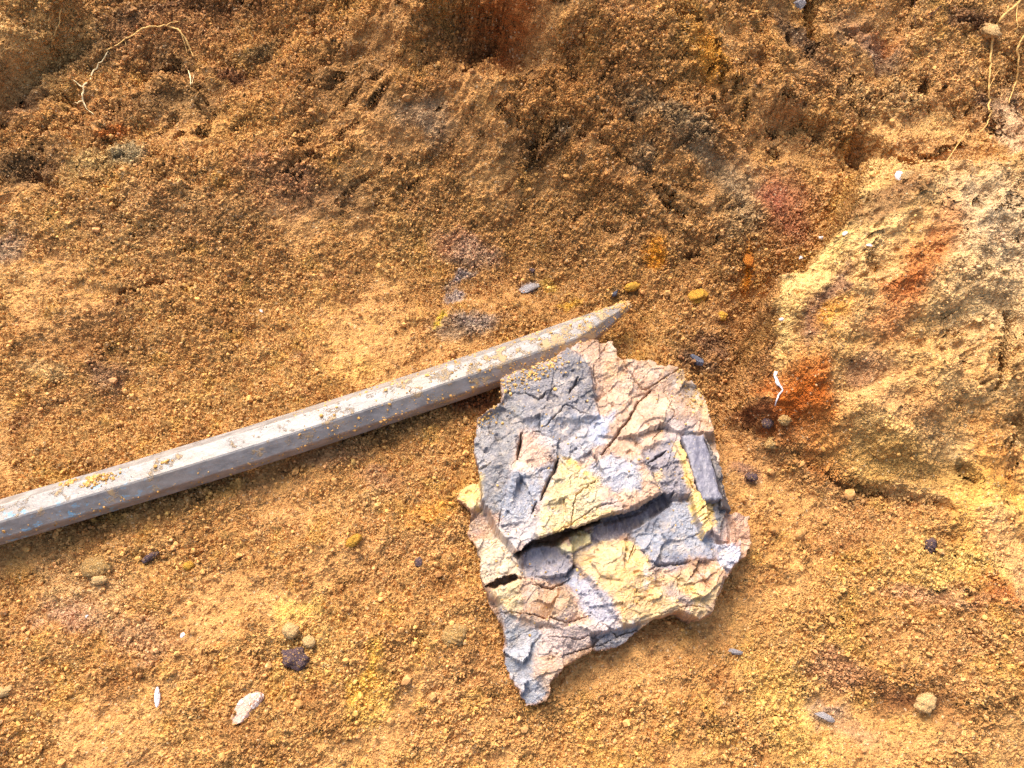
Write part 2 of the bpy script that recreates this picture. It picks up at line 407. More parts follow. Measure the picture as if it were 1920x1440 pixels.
def blot(u, v, ru, rv, ang, c, st=.8, hard=1.2):
    p0 = hit(u, v); a = math.radians(ang)
    dx = wxx - p0[0]; dy = wyy - p0[1]
    p = (dx * math.cos(a) + dy * math.sin(a)) / (ru / 1000); q = (-dx * math.sin(a) + dy * math.cos(a)) / (rv / 1000)
    r = np.sqrt(p * p + q * q); tint(st * ss(1 + .5 * hard, 1 - .5 * hard, r), c)
for b in ((1880, 430, 30, 40, 20, (216, 190, 150), .6), (1850, 560, 30, 22, 0, (226, 186, 128), .6), (1740, 480, 9, 36, -30, (200, 116, 52), .65), (1700, 530, 14, 8, 40, (192, 106, 46), .75),
          (1670, 600, 14, 8, 30, (200, 122, 66), .6), (1500, 710, 13, 15, 0, (196, 104, 30), .85), (1540, 770, 20, 10, -40, (204, 104, 20), .85), (1485, 790, 13, 11, -20, (180, 92, 28), .85),
          (1425, 775, 10, 4.5, -30, (120, 60, 28), .8), (1540, 850, 14, 9, -40, (180, 92, 30), .8), (1600, 830, 26, 14, -20, (230, 180, 100), .5), (1530, 600, 13, 6, 40, (128, 84, 72), .8),
          (1560, 540, 16, 5, 40, (126, 84, 72), .7), (1570, 440, 18, 10, 50, (234, 190, 108), .4), (1630, 410, 20, 6, 30, (230, 186, 108), .4), (1660, 370, 26, 9, 40, (120, 74, 50), .65), (1560, 590, 10, 6, 40, (226, 160, 60), .7),
          (1480, 400, 17, 26, -10, (168, 98, 70), .65), (1450, 360, 10, 12, 0, (160, 76, 62), .5), (1330, 280, 32, 9, -30, (172, 142, 102), .65), (1400, 350, 12, 20, 10, (174, 144, 104), .6),
          (1380, 420, 14, 12, 0, (170, 140, 98), .6), (1220, 200, 20, 8, -20, (158, 130, 90), .6), (1290, 240, 20, 8, -30, (164, 134, 94), .55), (1210, 290, 12, 7, 0, (158, 134, 100), .55), (790, 210, 16, 8, -30, (166, 142, 112), .6), (730, 180, 14, 12, 0, (128, 98, 64), .45),
          (1050, 235, 9, 6, 0, (96, 80, 56), .8), (1320, 80, 15, 13, -30, (226, 158, 60), .6), (1340, 110, 12, 16, -10, (222, 150, 44), .6), (1230, 470, 7, 8, 0, (232, 150, 30), .85), (1400, 500, 3.5, 10, 0, (228, 140, 26), .9),
          (860, 610, 17, 8, 5, (172, 142, 110), .75), (900, 600, 12, 6, 8, (164, 148, 138), .55), (990, 545, 9, 3.5, 20, (166, 158, 156), .8), (865, 525, 9, 4, 20, (164, 150, 142), .85), (855, 555, 4, 6, 0, (160, 150, 148), .7),
          (820, 605, 2.6, 5, 0, (240, 200, 70), .9), (880, 460, 20, 9, -10, (206, 150, 108), .8), (1060, 570, 8, 3, 15, (240, 186, 70), .8), (900, 480, 14, 8, 0, (196, 160, 128), .6), (1025, 543, 5, 3, 10, (236, 190, 90), .8),
          (650, 700, 16, 7, 15, (236, 180, 92), .35), (580, 700, 20, 6, 15, (232, 182, 96), .3), (680, 1280, 5, 14, -20, (244, 192, 76), .65), (700, 1310, 9, 12, -20, (244, 192, 90), .6), (130, 1150, 15, 9, 0, (214, 166, 132), .7),
          (250, 1190, 22, 8, -25, (214, 166, 120), .6), (150, 1100, 26, 12, -15, (232, 186, 126), .6), (620, 850, 18, 8, 0, (222, 166, 112), .6), (700, 900, 12, 6, 0, (180, 120, 96), .5), (800, 970, 12, 7, 0, (226, 160, 60), .6), (700, 930, 10, 10, 0, (214, 170, 110), .5),
          (580, 1210, 18, 10, 0, (246, 196, 110), .4), (560, 1140, 10, 6, 0, (240, 196, 100), .6), (1480, 1340, 12, 30, 25, (236, 190, 104), .6), (1450, 1290, 18, 12, 0, (226, 176, 96), .5), (1580, 1360, 16, 6, -35, (196, 152, 112), .6), (1545, 1340, 7, 3, -20, (150, 128, 108), .7),
          (1580, 1270, 18, 8, -10, (190, 136, 96), .7), (1690, 1310, 18, 8, -10, (130, 80, 42), .7), (1700, 1300, 9, 6, 0, (110, 66, 36), .6), (1850, 1050, 26, 14, 30, (240, 188, 84), .6), (1880, 960, 20, 22, 20, (238, 178, 72), .7), (1880, 1030, 14, 22, 0, (222, 172, 130), .5),
          (1860, 1110, 12, 5, -20, (190, 96, 34), .8), (1780, 1060, 24, 12, -10, (236, 192, 110), .7), (1760, 1115, 20, 4, -10, (214, 160, 120), .6), (1700, 760, 16, 9, -10, (206, 150, 96), .5), (1720, 880, 40, 8, -12, (186, 142, 72), .6), (1880, 860, 12, 18, 30, (216, 142, 60), .6),
          (1620, 690, 12, 8, 0, (160, 112, 84), .6), (1390, 890, 9, 4, -20, (134, 96, 90), .6), (1300, 670, 12, 6, -10, (86, 62, 54), .75), (1330, 640, 10, 5, 0, (126, 92, 74), .5), (920, 700, 12, 6, 5, (120, 66, 46), .8), (890, 745, 12, 6, 5, (140, 78, 50), .7), (1010, 685, 16, 4, 15, (120, 110, 110), .8),
          (180, 310, 24, 12, 10, (206, 168, 104), .7), (240, 290, 10, 8, 0, (150, 146, 116), .6), (220, 255, 9, 4, 0, (210, 110, 36), .7), (330, 190, 26, 14, 25, (128, 98, 58), .6), (320, 130, 16, 10, 0, (90, 66, 44), .6), (200, 60, 60, 10, 35, (120, 88, 62), .65), (290, 60, 40, 10, 20, (196, 136, 86), .4),
          (40, 320, 26, 12, 10, (96, 72, 50), .7), (60, 200, 16, 8, 20, (100, 72, 56), .6), (60, 40, 36, 30, 0, (214, 164, 96), .8), (20, 460, 14, 10, 0, (206, 172, 138), .7), (440, 150, 10, 6, 0, (110, 60, 40), .8), (480, 110, 16, 5, 20, (110, 92, 58), .7), (660, 130, 30, 20, 0, (124, 88, 46), .5),
          (400, 20, 40, 8, 10, (110, 66, 36), .6), (940, 50, 26, 12, 0, (166, 84, 26), .75), (850, 80, 20, 10, 0, (150, 100, 50), .6), (440, 240, 30, 12, 15, (216, 160, 84), .6), (560, 360, 30, 12, 10, (196, 142, 96), .5), (650, 370, 26, 12, 0, (138, 100, 60), .5), (530, 320, 20, 10, 0, (190, 130, 96), .4), (1000, 300, 16, 10, 0, (76, 50, 30), .6),
          (300, 400, 60, 16, 10, (214, 164, 104), .5), (440, 430, 20, 14, 0, (176, 124, 72), .5), (90, 700, 10, 4, 0, (236, 196, 130), .6), (210, 700, 8, 8, 0, (170, 134, 112), .5), (170, 650, 30, 14, 12, (150, 98, 50), .45), (1640, 80, 20, 8, -20, (190, 110, 60), .7), (1600, 50, 20, 14, 0, (196, 156, 112), .5), (1650, 110, 16, 7, -30, (140, 118, 98), .6),
          (1500, 60, 22, 10, -50, (70, 56, 50), .7), (1690, 170, 26, 14, 0, (214, 168, 110), .6), (1850, 200, 10, 8, 0, (110, 80, 70), .7), (1820, 30, 20, 7, 0, (110, 70, 60), .6), (1900, 250, 12, 30, 0, (226, 190, 150), .6), (1760, 240, 20, 8, 30, (232, 186, 112), .5), (1560, 140, 20, 12, 0, (190, 140, 90), .5), (1650, 200, 26, 18, 0, (206, 160, 100), .5)):
    blot(*b)
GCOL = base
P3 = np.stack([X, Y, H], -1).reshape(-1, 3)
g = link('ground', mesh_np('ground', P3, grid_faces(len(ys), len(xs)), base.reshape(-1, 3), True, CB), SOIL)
tag(g, kind='structure')

def gcol(x, y):
    i = np.clip(np.searchsorted(xs, x), 0, len(xs) - 1); j = np.clip(np.searchsorted(ys, y), 0, len(ys) - 1)
    return GCOL[j, i]

# ------------------------------------------------------------------ loose crumbs (uncountable)
def ico(sub):
    import bmesh
    bm = bmesh.new(); bmesh.ops.create_icosphere(bm, subdivisions=sub, radius=1)
    V = np.array([v.co for v in bm.verts]); F = np.array([[v.index for v in f.verts] for f in bm.faces]); bm.free(); return V, F
def rot_rand(n, r=rng):
    q = r.normal(size=(n, 4)); q /= np.linalg.norm(q, axis=1)[:, None]; a, b, c, d = q.T
    return np.stack([1 - 2 * (c * c + d * d), 2 * (b * c - a * d), 2 * (b * d + a * c), 2 * (b * c + a * d), 1 - 2 * (b * b + d * d), 2 * (c * d - a * b), 2 * (b * d - a * c), 2 * (c * d + a * b), 1 - 2 * (b * b + c * c)], 1).reshape(n, 3, 3)
def rocks(P, R, col, sub=1, rough=.25, r=rng, jitter=.0):
    V, F = ico(sub); n = len(P); nv = len(V)
    sc = R[:, None] * (1 + r.uniform(-.3, .3, (n, 3)))
    rad = 1 + r.uniform(-rough, rough, (n, nv, 1))
    Q = V[None] * rad * sc[:, None, :]
    Q = np.einsum('nij,nkj->nki', rot_rand(n, r), Q) + P[:, None, :]
    FF = (F[None] + (np.arange(n) * nv)[:, None, None]).reshape(-1, 3)
    return Q.reshape(-1, 3), FF, np.repeat(col, nv, 0)
N = 120000
px = rng.uniform(-.36, .38, N); py = rng.uniform(-.22, .30, N)
dens = CB[np.clip(np.searchsorted(ys, py), 0, len(ys) - 1), np.clip(np.searchsorted(xs, px), 0, len(xs) - 1)] ** 1.6
k = rng.random(N) < dens
px, py = px[k], py[k]
Rr = .00031 * np.exp(rng.normal(0, .48, len(px))); Rr = np.clip(Rr, .0002, .0020)
pz = hz(px, py) + .0006 + Rr * .5
cc = gcol(px, py) * (.72 + .6 * rng.random((len(px), 1))) * (1 + rng.uniform(-.06, .06, (len(px), 3)))
cc = np.clip(cc, 0, .8)
V1, F1, C1 = rocks(np.stack([px, py, pz], 1), Rr * 1.25, cc, 1, .3)
# larger clods gathered in drifts
N2 = 1800
px = rng.uniform(-.34, .36, N2); py = rng.uniform(-.21, .26, N2); k = rng.random(N2) < .35 * ss(.0, .5, fbm(px, py, 16, 3, 5)); px, py = px[k], py[k]
Rr = .0012 * np.exp(rng.normal(0, .4, len(px))); Rr = np.clip(Rr, .0008, .0042)
cc = np.clip(gcol(px, py) * (.9 + .35 * rng.random((len(px), 1))), 0, .8)
V2, F2, C2 = rocks(np.stack([px, py, hz(px, py) + .0008], 1), Rr, cc, 2, .2)
VV = np.concatenate([V1, V2]); FF = np.concatenate([F1, F2 + len(V1)]); CCc = np.concatenate([C1, C2])
o = link('loose_soil', mesh_np('loose_soil', VV, FF, CCc, False), CRUMB)
tag(o, 'loose ochre soil crumbs strewn over the pit floor and wall', 'soil', kind='stuff')

# ------------------------------------------------------------------ the lump of layered clay
LZ = .020
c00 = at(850, 640, LZ); c10 = at(1430, 640, LZ); c01 = at(850, 1330, LZ); c11 = at(1430, 1330, LZ)
ox, oy, oz = at(1150, 960, 0)
res = 640
uu, vv = np.meshgrid(np.linspace(835, 1440, res), np.linspace(1335, 635, int(res * 1.15)))
Wp = at(uu, vv, LZ); LX, LY = Wp[..., 0].copy(), Wp[..., 1].copy()
U = uu + 6 * fbm(uu, vv, .035, 5, 1, .62); V_ = vv + 6 * fbm(uu, vv, .035, 5, 2, .62)
outer = [(1075, 655), (1110, 648), (1150, 650), (1160, 682), (1200, 685), (1265, 702), (1285, 715), (1322, 742), (1335, 790), (1352, 840), (1358, 900), (1378, 948), (1415, 952), (1422, 1000), (1405, 1040), (1372, 1072), (1357, 1110), (1335, 1150), (1310, 1163), (1270, 1145), (1225, 1163), (1203, 1178), (1160, 1212), (1120, 1216), (1060, 1246), (1036, 1280), (1028, 1312), (985, 1320), (972, 1285), (943, 1245), (946, 1190), (922, 1140), (908, 1110), (893, 1075), (898, 1040), (872, 980), (878, 950), (850, 915), (862, 900), (895, 895), (884, 840), (893, 790), (935, 765), (938, 715), (1000, 695), (1045, 672)]
sdo = poly_sd(U, V_, outer)
Z = np.full(uu.shape, 24.0)                                       # millimetres
def plate(P, z, soft=4, gx=0, gy=0, warp=True, cen=None):
    global Z
    a, b = (U, V_) if warp else (uu, vv)
    P = np.array(P, float); cx, cy = P.mean(0) if cen is None else cen
    s = ss(-soft, soft, poly_sd(a, b, P)); Z = Z * (1 - s) + (z + gx * (uu - cx) + gy * (vv - cy)) * s
upper = [(938, 712), (1000, 692), (1045, 668), (1110, 645), (1160, 670), (1265, 700), (1320, 745), (1335, 800), (1280, 830), (1255, 860), (1262, 915), (1238, 938), (1200, 962), (1140, 978), (1085, 992), (1045, 1008), (1020, 1025), (965, 1045), (940, 1025), (925, 990), (905, 950), (884, 860), (895, 788), (935, 765)]
plate(upper, 40, 3.5, -.004, -.012)
plate([(1070, 650), (1160, 650), (1160, 690), (1200, 690), (1320, 745), (1340, 820), (1270, 830), (1200, 830), (1150, 800), (1115, 790), (1105, 700)], 41, 5, .0, -.03)
plate([(895, 790), (975, 765), (1000, 800), (968, 870), (945, 960), (905, 950), (884, 860)], 37, 3, .03, .0)
plate([(1050, 868), (1130, 905), (1195, 880), (1262, 910), (1238, 938), (1140, 978), (1045, 1008), (1015, 1028), (1000, 1010), (1015, 950)], 44, 3, .02, .03)
plate([(940, 712), (1060, 665), (1105, 700), (1120, 790), (1050, 800), (985, 800), (940, 765)], 43, 3, .03, -.02)
plate([(1200, 850), (1268, 828), (1300, 930), (1240, 945), (1220, 900)], 37, 5, .02, 0)
plate([(1180, 990), (1245, 940), (1300, 935), (1345, 1015), (1340, 1050), (1210, 1055)], 30, 6, .0, -.03)
plate([(1072, 1042), (1130, 1005), (1185, 1012), (1230, 1060), (1300, 1055), (1358, 1075), (1335, 1150), (1310, 1163), (1270, 1145), (1170, 1175), (1120, 1100)], 31, 4, .02, -.02)
plate([(1290, 1052), (1345, 1050), (1358, 1085), (1322, 1115), (1288, 1082)], 33.5, 2.5, .03, -.02)
plate([(898, 1000), (925, 985), (965, 1040), (985, 1080), (905, 1100), (893, 1070)], 27, 4, .02, .0)
plate([(983, 1035), (1062, 1036), (1092, 1066), (1085, 1100), (1030, 1085), (980, 1075)], 23, 5, .02, .02)
plate([(925, 1105), (985, 1085), (1060, 1095), (1085, 1140), (1060, 1170), (1000, 1165), (955, 1150), (940, 1130)], 28, 3, .0, -.03)
plate([(945, 1140), (975, 1160), (1008, 1185), (1020, 1240), (1030, 1312), (985, 1322), (943, 1245)], 21, 3, .03, -.03)
plate([(1010, 1175), (1150, 1165), (1165, 1195), (1060, 1245), (1005, 1275)], 26, 5, .01, -.06)
plate([(1110, 1190), (1205, 1165), (1203, 1185), (1160, 1214), (1120, 1216)], 15, 4)
plate([(848, 912), (864, 898), (900, 893), (902, 950), (885, 952)], 22, 3, .1, 0)
plate([(872, 950), (905, 945), (935, 1000), (910, 1040), (895, 1060), (870, 985)], 18, 5, .1, 0)
plate([(1368, 945), (1415, 950), (1425, 1000), (1400, 1040), (1372, 1030)], 17, 6, -.06, 0)
plate([(1342, 1022), (1395, 1012), (1392, 1040), (1372, 1070), (1345, 1062)], 29, 2.5, -.02, -.05)
plate([(895, 1100), (930, 1120), (948, 1200), (935, 1220), (920, 1150)], 12, 6)
# long slab with straight sides leaning at the right, and the yellow seam beside it
plate([(1262, 832), (1274, 834), (1302, 925), (1338, 935), (1342, 985), (1318, 1012), (1298, 965), (1282, 900)], 41, 2, .02, 0)
plate([(1274, 820), (1318, 817), (1326, 830), (1352, 880), (1362, 955), (1348, 1010), (1335, 1005), (1312, 928)], 34, 3, -.05, 0)
# band under the long gap
plate([(1062, 1022), (1110, 998), (1170, 975), (1245, 938), (1262, 930), (1255, 948), (1200, 985), (1140, 1010), (1085, 1040), (1065, 1040)], 24, 3, 0, .08)
plate([(1048, 1032), (1075, 1012), (1112, 1000), (1106, 1013), (1066, 1036)], 30, 1.5)
# deep gaps
for P, dz, sf in (([(963, 1048), (1000, 1020), (1045, 1008), (1090, 991), (1130, 978), (1128, 988), (1085, 1004), (1060, 1022), (1040, 1034), (1002, 1034), (985, 1044), (972, 1056)], 6, 2.0),
                  ([(908, 1100), (930, 1088), (968, 1078), (974, 1088), (945, 1098), (925, 1106)], 8, 2), ([(1130, 978), (1200, 960), (1245, 930), (1250, 938), (1205, 972), (1135, 992)], 20, 2.0)):
    plate(P, dz, sf)
# fractured facets at three sizes
for sc, amp, tilt, k in ((.016, 2.4, .17, 0), (.040, .7, .11, 2), (.10, .22, .07, 4)):
    h, f1, f2, dx, dy = voro(U + 10 * fbm(uu, vv, .02, 3, k) + .3 * V_, V_, sc, k)
    mk = ss(-.3, .3, fbm(uu, vv, .012, 2, k + 3))
    Z += (amp * (h[0] - .5) * 2 + tilt * ((h[1] - .5) * dx * 2 + (h[2] - .5) * dy * 2)) * (.35 + .65 * mk)
    crk = np.clip(1 - (f2 - f1) / (.10 if sc < .1 else .16), 0, 1) * ss(.0, .3, fbm(uu, vv, .03, 3, k + 5))
    Z -= crk ** 1.5 * (.7 if sc < .03 else .25 if sc < .1 else .1) * ss(.0, .4, fbm(uu, vv, .014, 3, k + 6))
# foliation: thin layers breaking as tiny steps
st = (fbm(U + .5 * vv, V_ * 1.8, .02, 4, 3) * 9 + Z * .12)
Z += .75 * (np.floor(st) - st) * ss(-.2, .3, fbm(uu, vv, .015, 2, 6))
st = fbm(U - .4 * vv, V_ * 1.5, .035, 5, 6, .6) * 12 + vv * .02
Z += .5 * (np.floor(st) - st) * ss(-.1, .25, fbm(uu, vv, .02, 2, 1))
Z -= 2.2 * ss(.35, .6, fbm(uu, vv, .05, 4, 2))
Z += .9 * fbm(uu, vv, .035, 4, 4) + .14 * fbm(uu, vv, .25, 3, 5)
cracks = [([(978, 820), (974, 842), (970, 868)], 2.6, 14), ([(1046, 866), (1040, 888), (1024, 915), (1013, 945)], 2.4, 12), ([(1004, 950), (996, 968)], 1.8, 8), ([(1082, 724), (1064, 750)], 1.6, 6), ([(1218, 738), (1192, 765), (1176, 795), (1150, 830), (1125, 860)], 1.8, 7),
          ([(1110, 700), (1116, 742)], 1.2, 4), ([(1122, 905), (1095, 925), (1078, 940), (1068, 990)], 1.0, 5), ([(1245, 852), (1212, 876)], 1.8, 8), ([(1165, 690), (1200, 740), (1215, 735), (1265, 710)], 1.2, 4), ([(1030, 1010), (1080, 985), (1120, 960), (1165, 950)], .9, 3),
          ([(1302, 970), (1320, 955), (1338, 960)], .9, 5), ([(1310, 985), (1330, 975)], .9, 5), ([(1283, 900), (1297, 930)], 1.2, 5), ([(1280, 822), (1292, 880), (1312, 930)], 1.3, 7), ([(1240, 740), (1260, 790), (1220, 830)], 1, 3), ([(985, 745), (1010, 760), (1040, 735)], 1.2, 5),
          ([(1000, 815), (1020, 812), (1060, 770), (1100, 790)], 1, 4), ([(920, 1140), (1000, 1150), (1060, 1165), (1110, 1150)], 1.2, 5), ([(1130, 1165), (1160, 1185), (1205, 1172)], 1.2, 6), ([(1150, 1195), (1120, 1205), (1060, 1225)], 1.2, 5), ([(1340, 1050), (1240, 1055), (1215, 1070)], 1.2, 4),
          ([(1180, 1050), (1190, 1020)], .8, 4), ([(1000, 1095), (1035, 1100), (1070, 1080)], 1.4, 6), ([(935, 990), (940, 960)], 1, 4), ([(1030, 1190), (1090, 1195), (1140, 1180)], 1, 4), ([(1230, 1155), (1290, 1135), (1320, 1140)], 1, 3), ([(1300, 1060), (1330, 1110)], 1.2, 3)]
Uc = uu + 2.5 * fbm(uu, vv, .12, 3, 3); Vc = vv + 2.5 * fbm(uu, vv, .12, 3, 6)
for P, wd, dp in cracks:
    d, _, t = seg_dist(Uc, Vc, np.array(P, float)); Z -= dp * np.exp(-(d / (wd * (.45 + .55 * np.sin(np.clip(t, .04, .96) * math.pi)))) ** 2)
Z = Z * (.66 - .10 * ss(1050, 1250, vv))
# rim falls to the ground
sdr = sdo + 5.0 * fbm(uu, vv, .05, 4, 2)
rim = ss(-9, 4, sdr)
Z = Z * (.12 + .88 * rim) + (1 - rim) * (-3)
Z = np.where(sdo < -7, -6, Z)
# pigment
lc = np.zeros(uu.shape + (3,)); lc[:] = lin((208, 168, 138), .86)
Uq = uu + 9 * fbm(uu, vv, .045, 6, 5, .66); Vq = vv + 9 * fbm(uu, vv, .045, 6, 0, .66)
PB = 8 * fbm(uu, vv, .10, 5, 4, .65)
def lpaint(P, c, st=1, soft=4.5, k=.84):
    global lc
    s = ss(-soft * 2.0, soft * 2.0, poly_sd(Uq, Vq, np.array(P, float)) + PB) * st
    lc = lc + (lin(c, k) - lc) * s[..., None]
def lmix(mask, c, k=.84):
    global lc
    lc = lc + (lin(c, k) - lc) * np.clip(mask, 0, 1)[..., None]
lmix(.6 * ss(.0, .5, fbm(uu, vv, .02, 4, 1)), (206, 160, 130)); lmix(.5 * ss(.1, .5, fbm(uu, vv, .03, 4, 7)), (232, 206, 176)); lmix(.5 * ss(.1, .5, fbm(uu, vv, .014, 3, 2)), (196, 184, 188))
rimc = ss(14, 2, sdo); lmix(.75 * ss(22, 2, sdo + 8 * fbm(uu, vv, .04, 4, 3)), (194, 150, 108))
YL = (240, 204, 146); YS = (240, 198, 108)
lpaint([(938, 712), (985, 696), (1040, 690), (1060, 662), (1098, 690), (1112, 740), (1118, 792), (1080, 802), (1050, 792), (1000, 812), (938, 772)], (126, 126, 134), .95)
lpaint([(1050, 690), (1090, 700), (1108, 730), (1100, 770), (1062, 760), (1048, 720)], (98, 98, 108), .7, 6)
lpaint([(885, 790), (975, 765), (1000, 812), (966, 870), (952, 900), (948, 975), (903, 952), (880, 870)], (146, 146, 150), .95)
lpaint([(985, 798), (1060, 788), (1145, 790), (1132, 830), (1105, 862), (1062, 882), (1030, 862)], (160, 165, 178), .9)
lpaint([(1105, 790), (1150, 782), (1135, 830), (1115, 850)], (184, 192, 214), .8)
lpaint([(975, 812), (1005, 815), (1030, 845), (1028, 880), (1000, 890), (968, 880)], (214, 180, 158), .85)
lpaint([(952, 892), (1012, 888), (1040, 862), (1045, 880), (1010, 950), (985, 985), (935, 990), (940, 935)], (164, 172, 188), .9)
lpaint([(930, 985), (1030, 960), (1030, 1010), (965, 1040), (940, 1020)], (198, 196, 200), .8)
lpaint([(1050, 866), (1095, 880), (1130, 905), (1122, 935), (1132, 982), (1062, 1004), (1022, 1034), (1008, 1012), (1018, 950), (1038, 905)], (240, 214, 158), .95)
lpaint([(1052, 864), (1092, 880), (1128, 903), (1112, 910), (1080, 895)], YS, .95, 2)
lpaint([(1030, 1000), (1080, 980), (1150, 960), (1152, 976), (1080, 992), (1015, 1032)], YS, .65, 4)
lpaint([(1092, 885), (1140, 862), (1192, 872), (1196, 930), (1142, 932), (1122, 908)], (176, 182, 198), .9)
lpaint([(1196, 855), (1262, 826), (1278, 880), (1292, 932), (1248, 940), (1214, 902)], (134, 132, 144), .92)
lpaint([(1222, 895), (1238, 892), (1243, 908), (1228, 914)], YL, .8, 2)
lpaint([(1180, 990), (1245, 938), (1292, 935), (1312, 990), (1344, 1012), (1334, 1052), (1222, 1060), (1190, 1020)], (158, 166, 182), .92)
lpaint([(1215, 1045), (1300, 1030), (1345, 1025), (1345, 1058), (1225, 1068)], (150, 152, 170), .7)
lpaint([(1060, 1022), (1130, 985), (1262, 928), (1252, 952), (1150, 1012), (1072, 1046)], (120, 114, 124), .92, 2)
lpaint([(1046, 1032), (1075, 1012), (1112, 1000), (1106, 1014), (1062, 1038)], (246, 226, 160), .95, 1.5)
lpaint([(983, 1030), (1062, 1036), (1095, 1066), (1085, 1100), (1040, 1085), (978, 1078)], (140, 142, 158), .9)
lpaint([(1075, 1042), (1128, 1008), (1185, 1012), (1216, 1050), (1212, 1078), (1240, 1092), (1300, 1055), (1352, 1075), (1352, 1112), (1312, 1166), (1262, 1152), (1170, 1180), (1152, 1122), (1100, 1072)], YL, .95)
lpaint([(1110, 1070), (1200, 1060), (1270, 1090), (1250, 1140), (1170, 1160), (1140, 1110)], (226, 180, 112), .65, 9)
lpaint([(1288, 1048), (1345, 1048), (1358, 1085), (1322, 1114), (1288, 1082)], (206, 154, 110), .9)
lpaint([(1240, 1100), (1262, 1090), (1300, 1130), (1290, 1150)], (204, 180, 180), .7); lpaint([(1150, 1012), (1182, 1010), (1214, 1050), (1190, 1060)], YS, .6)
lpaint([(1280, 1085), (1320, 1120), (1315, 1140), (1275, 1110)], YS, .7)
lpaint([(898, 1000), (925, 985), (968, 1045), (985, 1080), (905, 1100), (890, 1070)], (238, 214, 178), .85)
lpaint([(925, 1108), (975, 1092), (985, 1130), (965, 1155), (935, 1128)], (240, 214, 158), .85)
lpaint([(1060, 1080), (1105, 1078), (1150, 1130), (1168, 1178), (1120, 1170), (1090, 1130)], (178, 184, 204), .85)
lpaint([(985, 1120), (1050, 1090), (1075, 1130), (1040, 1160), (990, 1150)], (206, 164, 122), .7)
lpaint([(938, 1130), (972, 1165), (1018, 1180), (1015, 1240), (1028, 1300), (985, 1326), (940, 1245), (942, 1180)], (166, 172, 184), .95)
lpaint([(950, 1140), (978, 1170), (985, 1200), (955, 1215), (946, 1190)], (152, 156, 164), .8)
lpaint([(1000, 1220), (1050, 1205), (1050, 1240), (1025, 1285), (1000, 1260)], (204, 166, 130), .7)
lpaint([(1020, 1170), (1150, 1165), (1140, 1195), (1060, 1225), (1010, 1225)], (208, 192, 190), .7)
lpaint([(1110, 1190), (1206, 1160), (1203, 1185), (1160, 1218), (1118, 1218)], (150, 152, 162), .9)
lpaint([(1272, 820), (1318, 815), (1348, 925), (1360, 960), (1345, 1000), (1312, 930)], (132, 132, 142), .97, 1.5)
lpaint([(1318, 817), (1328, 830), (1356, 880), (1368, 955), (1348, 1012), (1340, 990), (1350, 950)], (104, 102, 106), .95, 1.5)
lpaint([(1260, 834), (1274, 836), (1300, 925), (1336, 932), (1340, 985), (1318, 1012), (1298, 965), (1282, 900)], (240, 200, 112), .97, 1.8)
lpaint([(1368, 948), (1415, 950), (1425, 1000), (1400, 1045), (1375, 1020)], (212, 164, 132), .9); lpaint([(1342, 1022), (1396, 1012), (1390, 1045), (1370, 1068), (1345, 1062)], (204, 206, 222), .9, 2)
lpaint([(1360, 1005), (1390, 1008), (1385, 1024), (1365, 1022)], (206, 130, 90), .7, 3)
lpaint([(848, 912), (864, 898), (902, 893), (900, 950), (886, 952)], (240, 206, 120), .9)
lpaint([(1260, 705), (1320, 742), (1325, 790), (1290, 770)], (236, 196, 126), .6, 8); lpaint([(1125, 700), (1160, 695), (1165, 720), (1130, 730)], (232, 184, 130), .6, 6)
lmix(.6 * ss(.2, .5, fbm(uu, vv, .06, 4, 3)) * ss(-.2, .2, fbm(uu, vv, .012, 2, 4)), (222, 208, 196))
for sc_, k_, c_, a_ in ((.05, 3, (214, 190, 172), .3), (.07, 1, (150, 140, 146), .3), (.11, 6, (226, 200, 160), .3), (.16, 2, (128, 112, 112), .45), (.03, 5, (200, 196, 206), .25), (.22, 0, (240, 228, 212), .4)):
    lmix(.6 * a_ * ss(.16, .42, fbm(U, V_ * 1.3, sc_, 5, k_, .6)), c_)
lc = lc * .84 * (1 - .24 * ss(.12, .5, fbm(uu, vv, .012, 5, 6, .6)))[..., None] * np.array([1.04, 1.0, .95])
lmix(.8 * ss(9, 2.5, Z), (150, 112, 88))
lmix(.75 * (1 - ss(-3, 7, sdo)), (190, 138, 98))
k1 = sdo > -12
sdg = poly_sd(uu, vv, outer)
for _ in range(12): sdg[1:-1, 1:-1] = (sdg[:-2, 1:-1] + sdg[2:, 1:-1] + sdg[1:-1, :-2] + sdg[1:-1, 2:]) / 4
gy, gx = np.gradient(sdg); gn = np.hypot(gx, gy) + 1e-6
px_m = (LX[0, 1] - LX[0, 0]) / (uu[0, 1] - uu[0, 0]); over = (1 - rim) ** 1.3 * 22 * px_m
LX += gx / gn * over; LY += gy / gn * over
GAP1 = [(963, 1048), (1000, 1020), (1045, 1008), (1090, 991), (1130, 978), (1200, 960), (1245, 930), (1250, 940), (1205, 975), (1128, 992), (1085, 1006), (1060, 1024), (1040, 1036), (1002, 1036), (985, 1046), (972, 1056)]
gm = np.maximum(ss(-11, 1, poly_sd(U, V_, np.array(GAP1, float))), .6 * ss(-9, 1, poly_sd(U, V_, np.array([(908, 1100), (930, 1088), (968, 1078), (974, 1088), (945, 1098), (925, 1106)], float))))
LY += gm * np.maximum(0, 25 - Z) * .42 / 1000
VL = np.stack([LX - ox + .0004 * fbm(uu, vv, .3, 2, 1), LY - oy + .0004 * fbm(uu, vv, .3, 2, 2), Z / 1000], -1).reshape(-1, 3)
FL = grid_faces(*uu.shape)
FL = FL[k1.ravel()[FL].all(1)]
used = np.zeros(len(VL), bool); used[FL] = True; idx = np.cumsum(used) - 1
